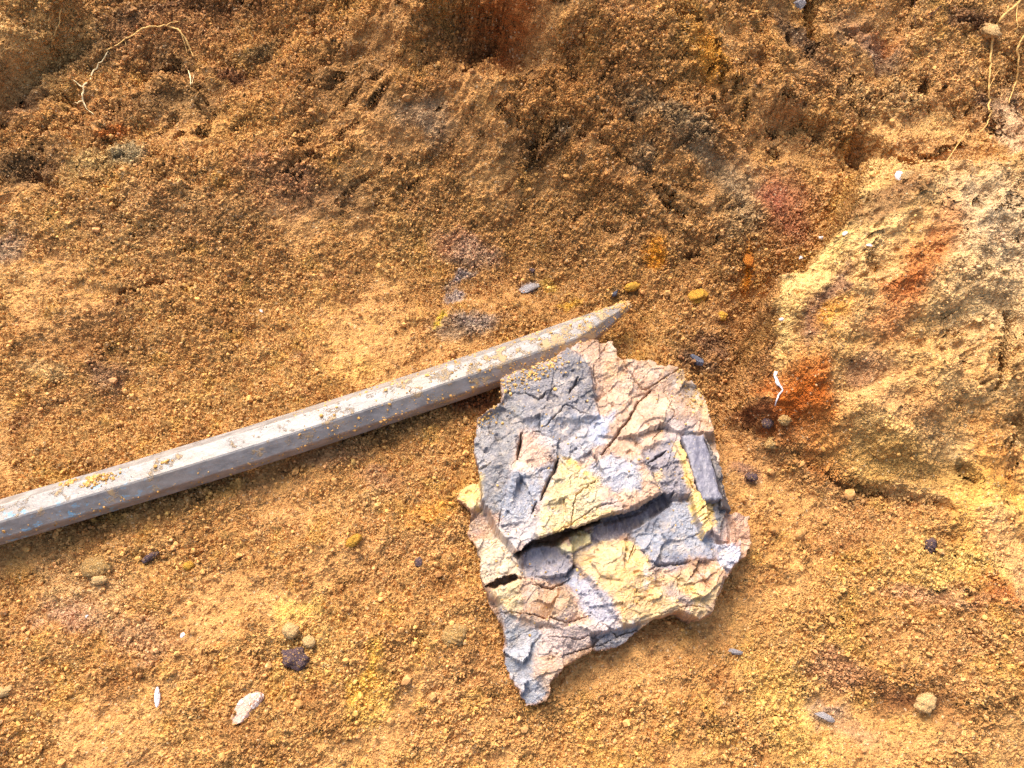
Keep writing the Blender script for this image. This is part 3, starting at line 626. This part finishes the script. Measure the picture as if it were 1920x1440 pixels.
# close it underneath so it is a solid
top = VL[used]; F0 = idx[FL]
bot = top.copy(); bot[:, 2] = -.0065 - .001
e = np.sort(np.concatenate([F0[:, [0, 1]], F0[:, [1, 2]], F0[:, [2, 3]], F0[:, [3, 0]]]), 1)
ed = np.concatenate([F0[:, [0, 1]], F0[:, [1, 2]], F0[:, [2, 3]], F0[:, [3, 0]]])
key = e[:, 0].astype(np.int64) * len(top) + e[:, 1]; uq, inv, cnt = np.unique(key, return_inverse=True, return_counts=True)
be = ed[cnt[inv] == 1]; nT = len(top)
side = np.stack([be[:, 1], be[:, 0], be[:, 0] + nT, be[:, 1] + nT], 1)
# underside keeps only the ring, closed with a fan-free coarse copy
Fall = np.concatenate([F0, side, F0[::1, ::-1] + nT])
lump = empty('clay_rock', (ox, oy, 0))
tag(lump, 'cracked lump of layered grey, tan and yellow clay lying below the bar point', 'rock')
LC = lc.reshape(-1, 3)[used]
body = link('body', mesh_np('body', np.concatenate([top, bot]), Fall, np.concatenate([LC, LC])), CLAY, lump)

# the straight sided slab leaning on the right of the lump, with its darker broken flank
def slab(name, P, n1_, n2_, cols, thick, sd_):
    """P: four corners (u, v, z mm): top left, top right, bottom right, bottom left"""
    P = np.array(P, float); a = np.linspace(0, 1, n1_)[:, None, None]; b = np.linspace(0, 1, n2_)[None, :, None]
    G = (P[0] * (1 - b) + P[1] * b) * (1 - a) + (P[3] * (1 - b) + P[2] * b) * a
    gu, gv, gz = G[..., 0], G[..., 1], G[..., 2]
    e = np.minimum(np.minimum(a[..., 0], 1 - a[..., 0]) * n1_, np.minimum(b[..., 0], 1 - b[..., 0]) * n2_)
    edge = np.clip(1 - e / 3, 0, 1)
    gu = gu + (2.2 * fbm(gu, gv, .09, 4, sd_)) * edge; gv = gv + (3.0 * fbm(gu, gv, .07, 4, sd_ + 1)) * edge
    gz = gz + .5 * fbm(gu * 2.4, gv * .7, .06, 4, sd_) + .15 * fbm(gu, gv, .3, 3, 2) - edge ** 2 * .9
    W = at(gu, gv, 0); pts = np.stack([at(gu[i], gv[i], 0) for i in range(len(gu))])
    d = pts - CAM; t = 1 - (gz / 1000) / CAM[2]; pts = CAM + d * t[..., None]
    pts[..., 0] -= ox; pts[..., 1] -= oy
    top_ = pts.reshape(-1, 3); bt = top_.copy(); bt[:, 2] -= thick
    F = grid_faces(n1_, n2_)[:, ::-1]; m = len(top_)
    rim_ = np.concatenate([np.arange(n2_), np.arange(1, n1_) * n2_ + n2_ - 1, (n1_ - 1) * n2_ + np.arange(n2_ - 2, -1, -1), np.arange(n1_ - 2, 0, -1) * n2_])
    nx_ = np.roll(rim_, -1); sd2 = np.stack([rim_, nx_, nx_ + m, rim_ + m], 1)
    col = lin(cols[0], .8) + (lin(cols[1], .8) - lin(cols[0], .8)) * ss(-.2, .4, fbm(gu * 2, gv * .8, .05, 4, sd_ + 3))[..., None]
    col = col.reshape(-1, 3)
    return link(name, mesh_np(name, np.concatenate([top_, bt]), np.concatenate([F, sd2, F[:, ::-1] + m]), np.concatenate([col, col]), False), CLAY, lump)
slab('slab', [(1278, 818, 29), (1319, 815, 28), (1353, 935, 28), (1317, 938, 28)], 70, 26, ((150, 145, 152), (122, 118, 130)), .012, 2)
f_ = slab('slab_flank', [(1318, 818, 27.6), (1332, 836, 17), (1370, 958, 17), (1354, 950, 27.4)], 70, 16, ((92, 88, 90), (64, 60, 64)), .010, 5)
f_['label'] = 'dark broken flank of the grey slab'

# crumbs clinging to the lump
N = 900
cu = np.concatenate([rng.normal(985, 40, 420), rng.normal(905, 16, 140), rng.uniform(900, 1350, 200), rng.normal(1300, 25, 140)])
cv = np.concatenate([rng.normal(708, 14, 420) - (cu[:420] - 985) * .30, rng.normal(780, 14, 140), rng.uniform(700, 1200, 200), rng.normal(740, 20, 140)])
def lz(u, v):
    i = np.clip(((u - 835) / 605 * (res - 1)).astype(int), 0, res - 1); j = np.clip(((1335 - v) / 700 * (uu.shape[0] - 1)).astype(int), 0, uu.shape[0] - 1)
    return Z[j, i] / 1000, sdo[j, i]
zz, sds = lz(cu, cv); k = (sds > 1) & (zz > .012); cu, cv, zz = cu[k], cv[k], zz[k]
pw = at(cu, cv, LZ)
Rr = np.clip(  .00042 * np.exp(rng.normal(0, .4, len(cu))), .0002, .0011)
cc = np.array([lin((226, 178, 106), .72)]) * (.7 + .6 * rng.random((len(cu), 1)))
a, b, c = rocks(np.stack([pw[:, 0] - ox, pw[:, 1] - oy, zz + Rr * .4], 1), Rr, cc, 1, .25)
o = link('clinging_soil', mesh_np('clinging_soil', a, b, c, False), CRUMB, lump); tag(o, kind='stuff')

# ------------------------------------------------------------------ the steel bar
R0 = .0106                                                        # half width over the flats
tip = at(1188, 600, .014); left = at(0, 978, R0 + .003)
dirv = left - tip; dirv[2] = 0; L1 = np.linalg.norm(dirv); dv = dirv / L1
LT = L1 + .30
bar = empty('steel_bar', (tip[0], tip[1], 0.0))
tag(bar, 'octagonal grey steel digging bar with a chiselled point and traces of blue paint', 'bar')
ang = math.atan2(-dv[1], -dv[0])                                   # local +x points at the tip
bar.rotation_euler = (0, 0, ang)
def bar_mesh(name, x0, x1, n, radf, zf, roll=math.radians(4), m=STEEL):
    per = 16; X_ = np.linspace(x0, x1, n); V = []
    for i, x in enumerate(X_):
        ry, rz, zo, yo = radf(x)
        for k in range(8):
            for sgn in (-1, 1):                                    # two verts per corner: a small bevel
                a = roll + (k + .5) * math.pi / 4 + sgn * .045
                rr = 1 / math.cos(math.pi / 8) * (1 - .012)
                jit = 1 + .010 * math.sin(x * 61 + k * 2) * math.sin(x * 23 + k)
                V.append((x, yo + math.cos(a) * rr * ry * jit, zo + math.sin(a) * rr * rz * jit))
    V = np.array(V); F = []
    for i in range(n - 1):
        for k in range(per):
            F.append((i * per + k, i * per + (k + 1) % per, (i + 1) * per + (k + 1) % per, (i + 1) * per + k))
    me = bpy.data.meshes.new(name)
    F = [tuple(reversed(f)) for f in F] + [tuple(range(per)), tuple(reversed([(n - 1) * per + k for k in range(per)]))]
    me.from_pydata(V.tolist(), [], F); me.update()
    import bmesh
    bm = bmesh.new(); bm.from_mesh(me); bmesh.ops.recalc_face_normals(bm, faces=bm.faces); bm.to_mesh(me); bm.free()
    return link(name, me, m, bar)
bow = lambda x: .0035 * math.sin(min(1, -x / L1) * math.pi)
def rs(x): return (R0, R0, R0 + .0022 + .0030 * max(0, 1 + x / .35), -bow(x))
bar_mesh('shaft', -LT, -.040, 120, rs, None)
def rp(x):
    t = min(1, max(0, (x + .040) / .040)); f = 1 - t
    base = rs(-.040)
    return (R0 * (.22 + .78 * f), R0 * (.22 + .78 * f ** .9), base[2] + .0038 * t, base[3] * f + R0 * .74 * t)
bar_mesh('point', -.040, .0, 26, rp, None)
# soil stuck to the bar
N = 1500
t = np.concatenate([-rng.random(700) ** 1.5 * .20, -rng.uniform(0, L1 + .02, 560), rng.normal(-L1 + .055, .004, 130), rng.normal(-L1 + .04, .0025, 60), rng.normal(-L1 + .088, .0015, 20)])
th = np.concatenate([rng.uniform(.2, 3.0, 700), rng.choice([-.1, 2.95], 560) + rng.normal(0, .22, 560), rng.normal(1.35, .16, 130), rng.normal(.95, .14, 60), rng.normal(1.5, .06, 20)])
th = np.where(np.arange(len(th)) < 700, th, th)
# local +y is on the left of the direction of the point (the far side)
Q = []; sel = []
for i, (x, a) in enumerate(zip(t, th)):
    f = rp(x) if x > -.040 else rs(x); rr = 1.03 if i >= 700 else 1.03
    # octagon radius at this angle
    ph = (a - math.radians(4)) % (math.pi / 4) ; rr = 1 / math.cos(ph - 0 if ph < math.pi / 8 else ph - math.pi / 4)
    Q.append((x, f[3] + math.cos(a if i < 1260 else math.pi - a if False else -a if False else a) * f[0] * rr * 1.0, f[2] + math.sin(a) * f[1] * rr))
Q = np.array(Q)
Rr = np.clip(.00034 * np.exp(rng.normal(0, .5, len(Q))), .00015, .0011); Rr[1260:] *= 1.5
cc = np.array([lin((224, 170, 96), .75)]) * (.65 + .6 * rng.random((len(Q), 1)))
a, b, c = rocks(Q, Rr, cc, 1, .25)
o = link('clinging_soil', mesh_np('clinging_soil', a, b, c, False), CRUMB, bar); tag(o, kind='stuff')

# ------------------------------------------------------------------ small stones and fragments
def stone(name, u, v, a, b, h, rotd, mat, label, cat, group=None, rough=.12, seed=0, sink=.42, sub=4, angular=0, tilt=(0, 0)):
    """irregular pebble: half axes in mm"""
    r = np.random.default_rng(seed + 11); V, F = ico(sub)
    n = sum(r.normal(0, 1) * np.sin(V @ r.normal(0, f, 3) + r.uniform(0, 6)) / f for f in (2.0, 3.1, 4.3, 6.5, 9.0, 13.0) for _ in range(2))
    W = V * (1 + rough * n[:, None] + (.05 if mat.name.startswith(('tan', 'yellow', 'orange', 'dark', 'cream')) else .0) * r.normal(size=(len(V), 1)))
    if angular:
        for _ in range(angular):
            d = r.normal(size=3); d /= np.linalg.norm(d); k = r.uniform(.45, .8); pr = W @ d
            W = W - np.outer(np.maximum(0, pr - k), d)
        W = W * (1 + .02 * r.normal(size=(len(W), 1)))
    W = W * (np.array([a, b, h]) / 1000)
    p = hit(u, v); me = mesh_np(name, W, F, None, angular == 0)
    o = link(name, me, mat); o.location = (p[0], p[1], p[2] + h / 1000 * (1 - 2 * sink) + .001)
    o.rotation_euler = (math.radians(tilt[0]), math.radians(tilt[1]), math.radians(rotd))
    return tag(o, label, cat, group)
QZ = mat_simple('pink_quartz', lin((222, 190, 168), .8), lin((186, 140, 116), .8), .45, 160, .0006, spots=lin((236, 224, 214), .85))
DK = mat_simple('dark_ironstone', lin((70, 50, 52)), lin((108, 84, 86)), .7, 500, .0012, spots=lin((214, 164, 96), .7))
BK = mat_simple('black_flint', lin((46, 46, 54)), lin((90, 92, 106)), .4, 300, .0006)
YO = mat_simple('yellow_ochre', lin((240, 184, 66), .75), lin((206, 140, 40), .75), .9, 500, .0012)
OR_ = mat_simple('orange_ochre', lin((226, 140, 30), .75), lin((190, 100, 24), .75), .9, 500, .0012)
WH = mat_simple('white_quartz', lin((240, 234, 230), .95), lin((214, 206, 206), .9), .4, 500, .0005)
GY = mat_simple('grey_clay', lin((158, 152, 152), .8), lin((140, 126, 116), .8), .7, 300, .0006)
TN = mat_simple('tan_clod', lin((222, 176, 104), .75), lin((192, 140, 76), .75), .92, 420, .0016, spots=lin((236, 200, 140), .75))
CR = mat_simple('cream_stone', lin((230, 190, 128), .75), lin((206, 156, 94), .72), .8, 420, .0008)
stone('pebble', 460, 1328, 9.5, 5.2, 3.6, 48, QZ, 'long pinkish white pebble at the lower left of the soil', 'pebble', rough=.13, seed=1, sink=.5, angular=5)
stone('dark_clod', 555, 1236, 6.4, 4.8, 4.2, -15, DK, 'dark purplish brown crumbly clod left of the clay rock, above the pink pebble', 'clod', rough=.15, seed=2, sink=.45)
stone('ochre_lump', 1306, 560, 6.6, 4.4, 3.8, 22, YO, 'rounded yellow ochre lump lying right of the bar point', 'ochre lump', rough=.14, seed=3, sink=.25)
stone('ochre_lump', 1353, 596, 3.0, 2.8, 2.2, 0, YO, 'tiny yellow ochre lump just below the larger rounded yellow one', 'ochre lump', rough=.14, seed=4)
stone('ochre_lump', 1185, 540, 5.0, 2.8, 2.4, 20, YO, 'flat yellow ochre lump just above the bar point', 'ochre lump', rough=.16, seed=5, sink=.45)
stone('ochre_lump', 664, 1016, 4.2, 2.6, 2.2, 35, YO, 'small bright yellow ochre lump left of the clay rock, below the bar', 'ochre lump', rough=.14, seed=6, sink=.4)
stone('ochre_lump', 1402, 490, 3.2, 5.0, 2.2, 0, OR_, 'orange ochre lump in the hollow beside the foot of the right mound', 'ochre lump', rough=.2, seed=7, sink=.5)
stone('ochre_lump', 356, 1063, 2.6, 2.2, 1.8, 0, YO, 'small pale yellow ochre lump beside the dark streak below the bar', 'ochre lump', rough=.14, seed=8)
stone('dark_stone', 1153, 553, 3.4, 1.7, 1.8, 50, BK, 'small black glossy stone touching the soil above the bar point', 'stone', angular=6, seed=9)
stone('dark_stone', 1303, 676, 6.0, 3.0, 2.5, -35, BK, 'flat black stone half buried right of the top of the clay rock', 'stone', angular=7, seed=10, sink=.5)
stone('dark_fragment', 785, 1058, 2.0, 2.6, 1.8, 0, DK, 'small dark fragment just left of the clay rock', 'stone fragment', seed=12, rough=.2)
stone('dark_fragment', 1742, 1026, 2.6, 3.6, 2.4, -20, DK, 'dark purple fragment with a white speck below the right mound', 'stone fragment', seed=13, rough=.22)
stone('dark_fragment', 283, 1046, 4.6, 1.6, 1.4, 35, DK, 'thin dark purple streak of stone on the soil below the bar', 'stone fragment', seed=14, rough=.2, sink=.4)
stone('dark_fragment', 998, 511, 2.1, 1.8, 1.8, 0, DK, 'single tiny dark fragment on the soil above the middle of the bar', 'stone fragment', seed=15, rough=.2)
stone('dark_fragment', 1435, 800, 3.2, 3.2, 2.8, 0, DK, 'dark purple fragment at the rusty corner of the right mound', 'stone fragment', seed=16, rough=.2)
stone('dark_fragment', 1408, 897, 3.8, 2.4, 2.2, 0, DK, 'dull purple fragment beside the right edge of the clay rock', 'stone fragment', seed=17, rough=.2, sink=.45)
stone('grey_stone', 1497, 12, 4.2, 4.8, 3.0, 0, GY, 'pale grey stone at the top edge beside the dark cleft', 'stone', angular=6, seed=18)
stone('white_pebble', 493, 586, 1.9, 1.5, 1.4, 0, WH, 'tiny white pebble on the soil above the bar', 'pebble', seed=19, angular=4)
stone('white_pebble', 165, 1157, 1.1, 1.0, .9, 0, WH, 'tiny white pebble on the smooth pink smear at the lower left', 'pebble', seed=20, angular=4)
stone('white_pebble', 345, 1193, 1.1, 1.6, 1.0, 0, WH, 'tiny white pebble on the soil above the white splinter', 'pebble', seed=21, angular=4)
stone('white_splinter', 297, 1306, 1.3, 4.4, 1.2, 12, WH, 'thin curved white splinter on the soil left of the pink pebble', 'splinter', seed=22, rough=.16)
stone('white_crystal', 1683, 334, 2.4, 4.0, 2.0, -15, WH, 'bluish white crystal set in the top of the right mound', 'crystal', angular=6, seed=23, sink=.3)
stone('cream_flake', 1700, 330, 5.0, 2.6, 1.6, 25, CR, 'cream flake beside the white crystal on the right mound', 'flake', angular=6, seed=24, sink=.35)
stone('tan_clod', 185, 1062, 7.5, 5.5, 3.8, 10, TN, 'pale tan clod with a smooth top at the left, below the bar', 'clod', rough=.2, seed=25, sink=.6)
stone('cream_stone', 190, 1090, 4.2, 2.4, 1.8, 10, CR, 'cream flat stone just below the pale tan clod', 'stone', seed=26, rough=.14, sink=.35)
stone('cream_stone', 12, 1298, 5.0, 3.0, 1.8, 10, CR, 'cream flat stone at the left edge of the picture', 'stone', seed=27, rough=.14, sink=.4)
stone('cream_stone', 582, 1205, 3.6, 2.8, 2.2, -30, CR, 'cream stone touching the upper right of the dark crumbly clod', 'stone', seed=28, rough=.14, sink=.35)
stone('cream_stone', 548, 1184, 4.2, 3.8, 2.4, 0, CR, 'round cream stone just above the dark crumbly clod', 'stone', seed=29, rough=.14, sink=.45)
stone('grey_flake', 1375, 1222, 4.2, 1.6, 1.0, -15, GY, 'thin grey clay flake on the soil below the clay rock', 'flake', seed=30, angular=5, sink=.3)
stone('grey_flake', 1543, 1344, 5.2, 2.0, 1.2, -22, GY, 'grey clay flake near the bottom right of the soil', 'flake', seed=31, angular=5, sink=.35)
stone('grey_flake', 990, 543, 7.2, 2.6, 1.2, 22, GY, 'bluish grey clay flake pressed into the soil above the bar', 'flake', seed=32, angular=4, sink=.45)
stone('tan_clod', 1470, 790, 3.0, 2.6, 2.2, 0, TN, 'small tan clod on the rusty corner of the right mound', 'clod', rough=.2, seed=35, sink=.6)
stone('tan_clod', 1448, 832, 5.0, 3.6, 3.0, 20, TN, 'round tan clod just below the rusty corner of the right mound', 'clod', rough=.2, seed=36, sink=.65)
stone('tan_clod', 1855, 60, 6.5, 7.5, 4.0, 0, CR, 'pale clod in the wall beside the hanging roots', 'clod', rough=.22, seed=37, sink=.6)
stone('tan_clod', 1735, 1315, 6.0, 4.0, 3.0, 40, CR, 'pale clod near the bottom right of the soil', 'clod', rough=.24, seed=38, sink=.6)
stone('tan_clod', 852, 1195, 6.0, 5.0, 3.0, 0, TN, 'tan clod on the soil left of the bottom of the clay rock', 'clod', rough=.22, seed=39, sink=.62)
for i, (u, v, a, b, r_, lb) in enumerate(((1500, 487, 2.4, 1.4, 30, 'white chip on the edge of the right mound, farthest along it to the left'), (1538, 448, 1.6, 1.4, 0, 'white chip on the edge of the right mound, near its middle'),
        (1583, 386, 1.0, 2.4, -10, 'thin upright white chip at the upper edge of the right mound'), (1582, 442, 1.8, 1.1, 30, 'white chip lying inside the edge of the right mound, left of a similar one'),
        (1627, 464, 1.8, 1.2, -20, 'white chip lying inside the edge of the right mound, right of a similar one'), (1463, 602, 1.4, 1.1, 0, 'white chip at the left corner of the right mound'))):
    stone('white_chip', u, v, a, b, .9, r_, WH, lb, 'stone chip', 'white chips along the right mound', angular=4, seed=50 + i, sub=3, sink=.2)

# white mineral vein dribbling down the rusty corner
def tube(name, P, R, mat, parent=None, lift=.0006, seg=6, noise=.3, seed=0, flat=1.0):
    """rooted tube that follows the ground through photo points; R in mm at each point"""
    r = np.random.default_rng(seed); P = np.array(P, float); n = len(P)
    m = max(12, int(np.sum(np.hypot(*np.diff(P, axis=0).T)) / 4)); tt = np.linspace(0, n - 1, m)
    u = np.interp(tt, range(n), P[:, 0]); v = np.interp(tt, range(n), P[:, 1]); rad = np.interp(tt, range(n), R) / 1000
    if m > 6:
        kk = np.ones(3) / 3; u[1:-1] = np.convolve(u, kk, 'valid'); v[1:-1] = np.convolve(v, kk, 'valid')
    u = u + np.convolve(r.normal(0, noise * 2, m + 4), np.ones(5) / 5, 'valid'); v = v + np.convolve(r.normal(0, noise * 2, m + 4), np.ones(5) / 5, 'valid')
    Q = np.array([hit(a, b) for a, b in zip(u, v)])
    z = Q[:, 2].copy()
    for _ in range(2): z[1:-1] = np.maximum(z[1:-1], (z[:-2] + z[2:]) / 2)
    view = CAM - Q; view /= np.linalg.norm(view, axis=1)[:, None]
    Q[:, 2] = z; Q = Q + view * (lift + .0012) + np.array([0, 0, 1]) * .0004 * np.sin(tt * 5 + seed)[:, None]
    V = []; T = np.gradient(Q, axis=0); T /= np.linalg.norm(T, axis=1)[:, None] + 1e-12
    for i in range(m):
        a = np.cross(T[i], [0, 0, 1.0]); a /= np.linalg.norm(a) + 1e-9; b = np.cross(T[i], a)
        for s in range(seg):
            th = 2 * math.pi * s / seg; rr = rad[i] * (1 + .18 * r.normal()) * .95
            V.append(Q[i] + rr * (math.cos(th) * a + flat * math.sin(th) * b))
    F = [(i * seg + s, i * seg + (s + 1) % seg, (i + 1) * seg + (s + 1) % seg, (i + 1) * seg + s) for i in range(m - 1) for s in range(seg)]
    V = np.array(V); c = V[0].copy() if parent is None else np.array(parent.location)
    me = bpy.data.meshes.new(name); me.from_pydata((V - c).tolist(), [], F + [tuple(range(seg))[::-1], tuple(range((m - 1) * seg, m * seg))]); me.update()
    me.polygons.foreach_set('use_smooth', np.full(len(me.polygons), True))
    o = link(name, me, mat, parent)
    if parent is None: o.location = c
    return o
vein = tube('mineral_vein', [(1455, 697), (1458, 718), (1466, 730), (1460, 745), (1452, 762)], [1.1, 1.2, .4, .5, .3], WH, seed=3, lift=-.0010, noise=1.8, flat=.5)
tag(vein, 'thin white mineral vein running down the rusty corner of the right mound', 'mineral vein')

RT = mat_simple('pale_root', lin((252, 232, 180), .95), lin((240, 206, 140), .9), .7, 600, .0003)
RB = mat_simple('tan_root', lin((240, 196, 120), .9), lin((220, 168, 92), .9), .8, 600, .0003)
RD = mat_simple('dark_root', lin((70, 44, 34)), lin((100, 66, 46)), .85, 600, .0003)
def root(label, main, R, branches, mat, seed):
    p = hit(*main[0]); t = empty('root', tuple(p)); tag(t, label, 'root', None)
    tube('stem', main, R, mat, t, seed=seed)
    for i, (b, r) in enumerate(branches): tube('rootlet', b, r, mat, t, seed=seed + i + 1)
    return t
bpy.context.view_layer.update()
root('pale branching rootlet with forked ends on the upper left of the wall', [(205, 100), (190, 118), (183, 125), (172, 148), (158, 162), (156, 178), (158, 195), (165, 208), (176, 215)], [.3, .35, .5, .6, .6, .6, .55, .4, .2],
     [([(155, 164), (143, 156), (137, 150)], [.4, .3, .15]), ([(168, 152), (178, 160)], [.35, .15]), ([(157, 191), (148, 194), (141, 193)], [.45, .35, .15]), ([(171, 144), (176, 147)], [.3, .12])], RT, 1)
root('long thin tan root arching across the upper left of the wall', [(200, 96), (238, 75), (262, 58), (275, 52), (295, 52), (312, 49), (335, 56), (350, 75), (358, 95), (364, 108)], [.35, .45, .6, .65, .55, .5, .6, .7, .5, .2],
     [([(338, 58), (346, 80), (352, 100)], [.4, .35, .15]), ([(236, 76), (237, 90)], [.3, .12]), ([(312, 49), (340, 40), (360, 36)], [.35, .25, .12])], RB, 9)
root('short pale root tip hanging in the dark patch of the upper left wall', [(354, 134), (358, 148), (357, 160)], [.35, .55, .25], [([(358, 158), (366, 142)], [.3, .12])], RT, 15)
root('fine orange root beside the top left shoulder of the wall', [(118, 22), (114, 40), (108, 62), (98, 78)], [.3, .4, .35, .2], [], RB, 18)
root('long tan root hanging down the upper right wall, left of another', [(1915, 0), (1900, 15), (1880, 30), (1868, 50), (1860, 75), (1857, 100), (1855, 130), (1854, 160), (1852, 190), (1855, 220), (1850, 235), (1835, 250)], [.9, .9, 1.0, .9, .8, .7, .7, .6, .6, .5, .4, .2],
     [([(1868, 34), (1856, 15)], [.3, .12]), ([(1863, 52), (1852, 45)], [.3, .15]), ([(1854, 96), (1835, 92), (1818, 90)], [.3, .22, .12]), ([(1890, 12), (1885, 30), (1868, 48)], [.5, .5, .4]), ([(1852, 170), (1866, 140), (1878, 128)], [.3, .25, .12]), ([(1905, 10), (1907, 50), (1903, 70)], [.35, .3, .12])], RB, 21)
root('tan root at the right edge of the upper right wall', [(1925, 60), (1912, 80), (1905, 95), (1908, 120), (1906, 145), (1900, 165), (1893, 185), (1890, 195)], [.7, .7, .7, .6, .6, .5, .4, .2],
     [([(1908, 128), (1922, 126)], [.3, .2]), ([(1904, 50), (1918, 52)], [.3, .2])], RB, 31)
root('thin straight dark rootlet at the top of the upper right wall', [(1713, -5), (1712, 20), (1712, 45), (1716, 52)], [.4, .35, .3, .15], [([(1765, 12), (1750, 24), (1735, 34)], [.5, .4, .15])], RD, 36)
root('hair thin root looping above the cream flake on the right mound', [(1795, 270), (1775, 300), (1772, 315), (1770, 325)], [.2, .25, .25, .12], [], RB, 41)
